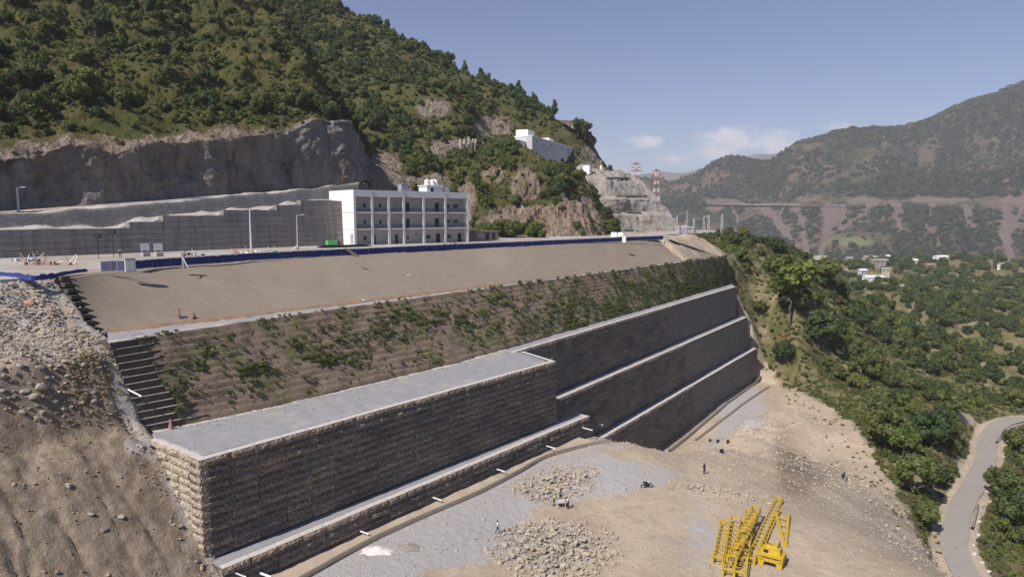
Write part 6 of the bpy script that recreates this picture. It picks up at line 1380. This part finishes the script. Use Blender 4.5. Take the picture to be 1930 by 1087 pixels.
def uniqp(kinds):
    out = []
    for k in kinds:
        seen = set()
        for o in bpy.data.objects:
            if o.type == 'MESH' and o.data in [t[0] for t in TY[k]] and o.data.name not in seen: seen.add(o.data.name); out.append(o)
    return out
# two pines on the sky line, and others, as objects (this also gives every crown kind a first individual)
def ridge_tree(px, py, hpx, Y, kind, label, group=None, wf=.42):
    q = D(px, py, Y); s = hpx*wf/FPX*Y; tree(q-np.array([0, 0, s*1.3 if kind == 'pine' else s*.9]), kind, s, label, group)
for a in [(1090, 240, 34, 400, 'round', 'dark round tree on the sky line above the white hillside building, left of two'), (1104, 246, 36, 398, 'round', 'dark round tree at the end of the sky line, right of two'), (1045, 205, 28, 408, 'pine', 'dark tree on the sky line just left of the last gap'), (978, 178, 42, 412, 'pine', 'tall dark pine on the sky line in the middle of the ridge'), (920, 158, 44, 424, 'pine', 'tallest pointed pine on the long ridge'), (962, 172, 26, 416, 'round', 'small round tree left of the middle ridge pine'), (1000, 192, 30, 410, 'mixed', 'light leafy tree right of the middle ridge pine'), (876, 130, 28, 430, 'pine', 'pointed tree on the ridge left of the tallest pine'), (845, 118, 40, 434, 'round', 'dark tree group on the ridge, right one of three'), (825, 110, 38, 436, 'round', 'dark tree group on the ridge, middle one of three'), (805, 106, 36, 438, 'round', 'dark tree group on the ridge, left one of three'), (755, 80, 26, 446, 'round', 'small tree standing alone on the upper ridge'), (730, 62, 44, 450, 'pine', 'ragged tree sticking out highest on the upper ridge'), (710, 48, 40, 452, 'round', 'dark tree on the upper ridge left of the ragged one'), (690, 42, 34, 455, 'mixed', 'leafy tree on the upper ridge near the photo top'), (1150, 318, 14, 380, 'round', 'tiny dark bush right of the hill edge above the terraces')]:
    ridge_tree(*a)
P_, r_ = P[rest], rad[rest]; P_[:, 2] -= .2*r_
hgt = .55*r_
Pc = P_.copy(); Pc[:, 2] += hgt
for i in range(len(Pc)): pass
scatter('undergrowth', Pc, r_*1.05, uniqp(['round', 'mixed', 'bright', 'dry']), seed=1)
# low scrub on the same slope
P, ii = pick(11000, cand*(flatR < 340)*((fv_ < 64) | (fu > 246))*(.5+dsel)); z_ = rg.uniform(.25, 1.0, len(P)); okr = np.sqrt(((P[:, None, :2]-ROADC[None, :, :2])**2).sum(-1)).min(1) > 4.0
P = P[okr]; z_ = z_[okr]; P[:, 2] += z_*.3; scatter('scrub', P, z_, uniqp(['mixed', 'dry', 'bright']), seed=2)
# sparse tufts along the margin of the bare slope
mg = inview*np.exp(-(side(GX, GY, ln).ravel()/5)**2)*(flatR**1.8)*(flatR < 230); P, ii = pick(170, mg); P[:, 2] += .1; scatter('weeds', P, rg.uniform(.15, .55, len(P)), uniqp(['dry']), seed=6)
# valley woods
farw = cand*(flatR >= 320)*(ppy.ravel() > 440)*(.7+dsel)*(flatR < 1260); 
hole = np.zeros(len(flat))
for a, b, rx, ry in [(1660, 514, 66, 10), (1640, 530, 44, 10), (1600, 496, 40, 6), (1880, 515, 70, 7), (1775, 488, 22, 6), (1560, 500, 30, 6), (1790, 548, 40, 8), (1680, 557, 60, 4)]: hole = np.maximum(hole, np.hypot((ppx.ravel()-a)/rx, (ppy.ravel()-b)/ry) < 1)
P, ii = pick(15000, farw*(1-.9*hole)); rd = rg.uniform(2.4, 5.6, len(P))*(.8+.4*np.clip(np.hypot(P[:, 0], P[:, 1])/900, 0, 1)); P[:, 2] += rd*.45
scatter('valley_woods', P, rd, uniqp(['round', 'mixed', 'round']), seed=3)
# hills
def scatter_on(name, PP, MK, n, rr_, kinds, wf, seed, lift=.45, objs=0, lab=None):
    M_, N_ = PP.shape[:2]; c = (PP[1:, 1:]+PP[:-1, :-1])/2; ar = np.linalg.norm(np.cross(PP[1:, :-1]-PP[:-1, :-1], PP[:-1, 1:]-PP[:-1, :-1]), axis=-1)
    x, y, d_ = toproj(c); w_ = ar*((x > -150) & (x < 2080) & (y > -160) & (y < 470))*wf(c, x, y, MK[1:, 1:])*(d_ > 0); w_ = w_.ravel(); g = np.random.default_rng(seed); i = g.choice(len(w_), n, p=w_/w_.sum(), replace=True)
    a, b = i//(N_-1), i % (N_-1); s, t = g.random((n, 1)), g.random((n, 1)); P = PP[a, b]*(1-s)*(1-t)+PP[a, b+1]*(1-s)*t+PP[a+1, b]*s*(1-t)+PP[a+1, b+1]*s*t
    rd = g.uniform(*rr_, n)**1; rd = np.where(g.random(n) < .3, rd*1.25, rd*.8); P[:, 2] += rd*lift
    od = np.argsort(-rd/np.hypot(P[:, 0], P[:, 1]))
    for q in od[:objs]:
        kd = random.choice(kinds); o = tree(P[q]-np.array([0, 0, rd[q]*(lift+.45)]), kd, float(rd[q]), *lab[kd])
    k = od[objs:]; scatter(name, P[k], rd[k], uniqp(kinds), seed=seed); return P
dn = lambda c, sz, sd, lo, hi: smooth(fbm(c, sz, 3, sd), lo, hi)
def nh_w(c, x, y, m):
    strip = np.exp(-((x-(150+(y-60)*.95))/55)**2)*(y > 20)*(y < 290)      # open grassy strip running down the slope
    return (m[..., 0] < .3)*(.06+dn(c, 26, 7, -.3, .3))*(1-.93*strip)*(1-.75*np.exp(-((y-245)/22)**2))
scatter_on('hillside_trees', NHP, NHM, 900, (1.4, 3.3), ['round', 'mixed'], nh_w, 11, objs=40, lab={'round': ('dark green tree crowded on the steep hillside above the rock cut', 'dark trees above the rock cut'), 'mixed': ('mid green tree crowded on the steep hillside above the rock cut', 'mid green trees above the rock cut')})
scatter_on('hillside_scrub', NHP, NHM, 6500, (.5, 1.3), ['mixed', 'dry', 'bright'], lambda c, x, y, m: (m[..., 0] < .35)*(.35+dn(c, 14, 9, -.3, .3))+.05*(m[..., 0] < .8), 12, lift=.25)
scatter_on('ridge_trees', MHP, MHM, 2500, (1.6, 3.5), ['round', 'mixed', 'pine'], lambda c, x, y, m: (m[..., 0] < .3)*((x < 975)+(x > 1098)+(y < 240))*(.18+dn(c, 34, 17, -.35, .25)), 13, lift=.4)
scatter_on('ridge_scrub', MHP, MHM, 5200, (.7, 1.8), ['mixed', 'dry', 'round'], lambda c, x, y, m: (m[..., 0] < .5)+.10, 14, lift=.25)
scatter_on('hillock_bushes', KNP, KNM, 760, (.9, 2.6), ['round', 'mixed'], lambda c, x, y, m: (.06+(m[..., 0] < .35))*((x < 975)+(x > 1100)+(y > 318))*(.2+dn(c, 14, 27, -.3, .3)), 15, lift=.3)
scatter_on('hillock_scrub', KNP, KNM, 1900, (.4, 1.2), ['mixed', 'dry', 'bright'], lambda c, x, y, m: (m[..., 0] < .5)+.18, 16, lift=.2)
P = np.concatenate([np.array([D(x, 449+rg.uniform(-2, 2), rg.uniform(228, 244)) for x in rg.uniform(890, 1025, 46)])]); P[:, 2] = ZP+rg.uniform(1, 4, len(P)); scatter('hillock_foot_trees', P, rg.uniform(1.8, 3.2, len(P)), uniqp(['round', 'bright']), seed=17)
# far mountain woods: low clumps
FC = [crown_mesh('far_clump', M_LEAFF, 400+k, 3, 36, .42, lr=(.45, .65), spread=.6) for k in range(2)]
fo = []
for k, me_ in enumerate(FC):
    q = FMP[300, 260+k*30]; o = link('far_tree', me_, None, q); o.scale = (9, 9, 8); tag(o, 'tiny dark tree on the upper slope of the big mountain', 'tree', 'tiny trees on the mountain'); fo.append(o)
c = FMP; x, y, d_ = toproj(c); w_ = (x > 1180)*(x < 1960)*(FMM[..., 0] < .3)*(y > 120)*(y < 520)*((y < 380)+(y > 391)+(x < 1430))*(.15+smooth(fbm(c, 260, 4, 3), -.3, .2)); w_ = (w_*np.where(y < 400, 1.0, .8)).ravel(); i = rg.choice(len(w_), 12000, p=w_/w_.sum()); P = c.reshape(-1, 3)[i]+rg.normal(0, 4, (12000, 3))*np.array([1, 1, 0]); 
scatter('mountain_woods', P, rg.uniform(5, 12, len(P)), fo, seed=18)
# plants on the stepped slope
nP, nU = SOILP.shape[:2]; g = np.random.default_rng(8)
cx, cy, _ = toproj(SOILP); w_ = np.zeros(cx.shape)
for a, b, rx, ry, k in [(1180, 580, 110, 12, 1.7), (1290, 545, 70, 14, 1.2), (1060, 610, 60, 10, 1.2), (740, 640, 70, 14, 2), (600, 680, 90, 12, 2.6), (500, 700, 60, 14, 2.4), (375, 670, 50, 16, 1.6), (340, 730, 50, 20, 1.8), (430, 740, 40, 10, 1.2), (320, 775, 30, 10, 1.4), (760, 600, 70, 14, 1.6), (840, 600, 60, 12, 1.4), (560, 640, 40, 12, 1.2), (760, 690, 60, 10, 1.2), (270, 700, 22, 30, .8), (960, 570, 80, 10, .8), (1320, 520, 50, 14, .4)]:
    w_ += k*np.exp(-((cx-a)/rx)**2-((cy-b)/ry)**2)
w_ = (w_+.26)*(.12+smooth(fbm(SOILP*np.array([1, 1, 1.5]), 3.0, 3, 55), -.3, .4)); w_ = w_*ROWK[:, None]*(np.hypot(SOILP[..., 0], SOILP[..., 1]))**.4; w_ = w_.ravel()
i = g.choice(len(w_), 7000, p=w_/w_.sum()); P = SOILP.reshape(-1, 3)[i]+g.normal(0, .1, (7000, 3)); sz = g.uniform(.10, .36, 7000)*np.clip(np.hypot(P[:, 0], P[:, 1])/110, .75, 1.25)
SP = crown_mesh('foliage', fol('leaves_slope', (.115, .165, .045), (.14, .185, .05), (.17, .20, .065)), 600, 6, 150, .15, core=False, spread=.8, flat=.5); SP2 = crown_mesh('foliage', M_LEAF, 601, 6, 150, .14, core=False, spread=.9, flat=.4); so_ = []
od = np.argsort(-sz/np.hypot(P[:, 0], P[:, 1]))
for n_, q in enumerate(od[:80]):
    reg = ['near the black steps', 'in the left half', 'in the middle', 'towards the far end'][int(np.digitize(toproj(P[q])[0], [430, 700, 980]))]; hi_ = 'high' if P[q][2] > 42.5 else 'low' if P[q][2] < 39.3 else 'halfway'
    o = empty('shrub', P[q]-np.array([0, 0, .05]), f'leafy green shrub {hi_} on the stepped planted slope {reg}', 'shrub', f'shrubs {hi_} on the stepped slope {reg}', random.uniform(0, 6)); o.scale = (float(sz[q])*1.5,)*3
    f_ = link('foliage', (SP, SP2)[n_ % 2], o, (0, 0, .35)); so_.append(f_); link('stem', STEM, o) if n_ else None
    if n_ == 0: STEM = MB().tube((0, 0, -.2), (.05, 0, .4), .05, .02, 5).tube((0, 0, 0), (-.2, .1, .4), .03, .01, 4).mesh('stem', M_BARK); link('stem', STEM, o)
scatter('slope_plants', P[od[80:]]+np.array([0, 0, .1]), sz[od[80:]], so_[:2], tilt=.3, seed=19)
# weeds near the top left of the bare slope and grass line at its crest
q = BP.reshape(-1, 3); bx_, by_, _ = toproj(q); w_ = np.exp(-((bx_-205)/28)**2-((by_-540)/16)**2)*2+np.exp(-((bx_-170)/50)**2-((by_-516)/5)**2)*3+.012*(bx_ < 420); i = g.choice(len(w_), 150, p=w_/w_.sum())
scatter('crest_weeds', q[i]+g.normal(0, .15, (150, 3))*np.array([1, 1, .1]), g.uniform(.08, .3, 150), so_[:2], tilt=.3, seed=20)
# yellow grass in the corner of the left slope
P = []
for _ in range(420):
    px, py = g.normal(160, 38), g.normal(705, 50); h_ = hit(px, py)
    if h_ is not None and (h_@U) < 36: P.append([h_[0], h_[1], gz(h_[0], h_[1])+.05])
dry_ = [link('grass_tuft', crown_mesh('grass_tuft', plain('straw', (.36, .29, .17), .9, .4, 3), 610, 5, 110, .12, core=False, spread=.8, flat=.4), None, P[0])]; dry_[0].scale = (.3, .3, .3); tag(dry_[0], 'single straw coloured tuft at the edge of the yellow grass patch on the left slope', 'grass tuft')
scatter('straw_grass', np.array(P), g.uniform(.12, .34, len(P)), dry_, tilt=.3, seed=21)

# ------------------------------------------------------------------ guard wall and stones along the road
gw = catmull([onpad(*a) for a in [(1878, 838), (1890, 824), (1908, 812), (1925, 805), (1950, 802)]], 30); gw[:, 2] = 2.2
strip_wall('guard_wall', 'dark curved retaining wall below the road bend at the right edge', gw-np.array([0, 0, 1.2]), .5, 1.9, M_CONC, 'wall')
for k, (px, py) in enumerate([(1838, 1012), (1829, 1030), (1831, 1046), (1846, 1062), (1858, 1080), (1840, 985), (1850, 960)]):
    o = link('guard_stone', rock_mesh('guard_stone', 700+k, 1, M_EDGE), None, onpad(px+6, py)+np.array([0, 0, .2])); o.scale = (.5, .4, .5); tag(o, 'whitewashed guard stone along the outer edge of the road', 'guard stone', 'white stones along the road')
gw = catmull([onpad(*a) for a in [(1842, 955), (1838, 975), (1832, 1000)]], 12); strip_wall('low_wall', 'short grey roadside wall right of the road below the bend', gw-np.array([0, 0, .2]), .45, .9, M_CONC, 'wall')

# ------------------------------------------------------------------ village on the valley shoulder
def house(px, py, wpx, hpx, label, roofm, wallm, rz, two=False):
    q = hit(px, py)
    if q is None: q = D(px, py, 900)
    dd = np.hypot(q[0], q[1]); w_ = wpx/FPX*dd; h_ = hpx/FPX*dd; q[2] = gz(q[0], q[1])+4.0; o = empty('village_house', q, label, 'house', rz=rz); dp = min(w_*.6, 9)
    MB().box((0, 0, h_/2-4), (w_, dp, h_+8)).build('wall', wallm, o); MB().add([(-w_/2-.6, -dp/2-.6, h_+.01), (w_/2+.6, -dp/2-.6, h_+.01), (w_/2+.6, dp/2+.6, h_+.01), (-w_/2-.6, dp/2+.6, h_+.01), (-w_/2-.6, 0, h_+1.8), (w_/2+.6, 0, h_+1.8)], [(3, 2, 1, 0), (0, 1, 5, 4), (2, 3, 4, 5), (0, 4, 3), (1, 2, 5)]).build('roof', roofm, o)
    for k in range(max(2, int(w_/4))): x = -w_/2+(k+.5)*w_/max(2, int(w_/4)); MB().box((x, -dp/2-.05, h_*.5), (1.3, .09, 1.5)).build('window', M_DARK, o)
RB = plain('village_wall_tan', (.46, .40, .33), .9)
for a in [(1645, 532, 30, 8, 'long white house in the middle of the village', M_WHITE, M_WHITE, .1), (1625, 527, 12, 7, 'small white house left of the long white one', M_WHITE, M_WHITE_GREY_SHADED, .3), (1668, 530, 12, 6, 'tan house right of the long white one', M_SHOT, RB, -.3), (1776, 484, 26, 6, 'white house alone on the wooded knoll', M_WHITE, M_WHITE, .25), (1752, 505, 16, 8, 'pinkish house below the wooded knoll', M_CLAY, plain('pinkish_wall', (.50, .38, .34), .9), .2), (1600, 494, 10, 6, 'pale house at the upper left of the village', M_SHOT, RB, 0.), (1673, 488, 7, 8, 'narrow white house standing upright on the village sky line', M_WHITE, M_WHITE, .5), (1545, 499, 18, 4, 'low pale house at the left end of the village', M_SHOT, M_WHITE_GREY_SHADED, .1), (1570, 494, 12, 5, 'tan house with clay roof at the left of the village', M_CLAY, RB, .2), (1640, 487, 22, 4, 'long low tan house on the village sky line', M_SHOT, RB, -.1), (1655, 516, 26, 5, 'flat grey terrace house above the long white house', M_SHOT, M_SHOT, 0.), (1725, 499, 6, 5, 'tiny white hut between village and knoll', M_WHITE, M_WHITE, 0.), (1885, 519, 8, 4, 'tiny pale hut far right of the village', M_SHOT, M_WHITE, .2), (1700, 562, 9, 4, 'small tan hut in the woods below the village', M_SHOT, RB, .4)]:
    house(*a)
for px, py, wpx, Y, lab in [(1901, 402, 12, 2160, 'small pale building at the top of the long scree chute'), (1760, 399, 6, 2290, 'tiny white building by the road cut across the mountain')]:
    q = D(px, py+4, Y-25); w_ = wpx/FPX*Y; o = empty('roadside_building', q, lab, 'building'); MB().box((0, 0, 2), (w_, 12, 10)).build('wall', M_WHITE, o); MB().box((0, 0, 7.3), (w_+2, 14, .6)).build('roof', M_SHOT, o)
print('all done')
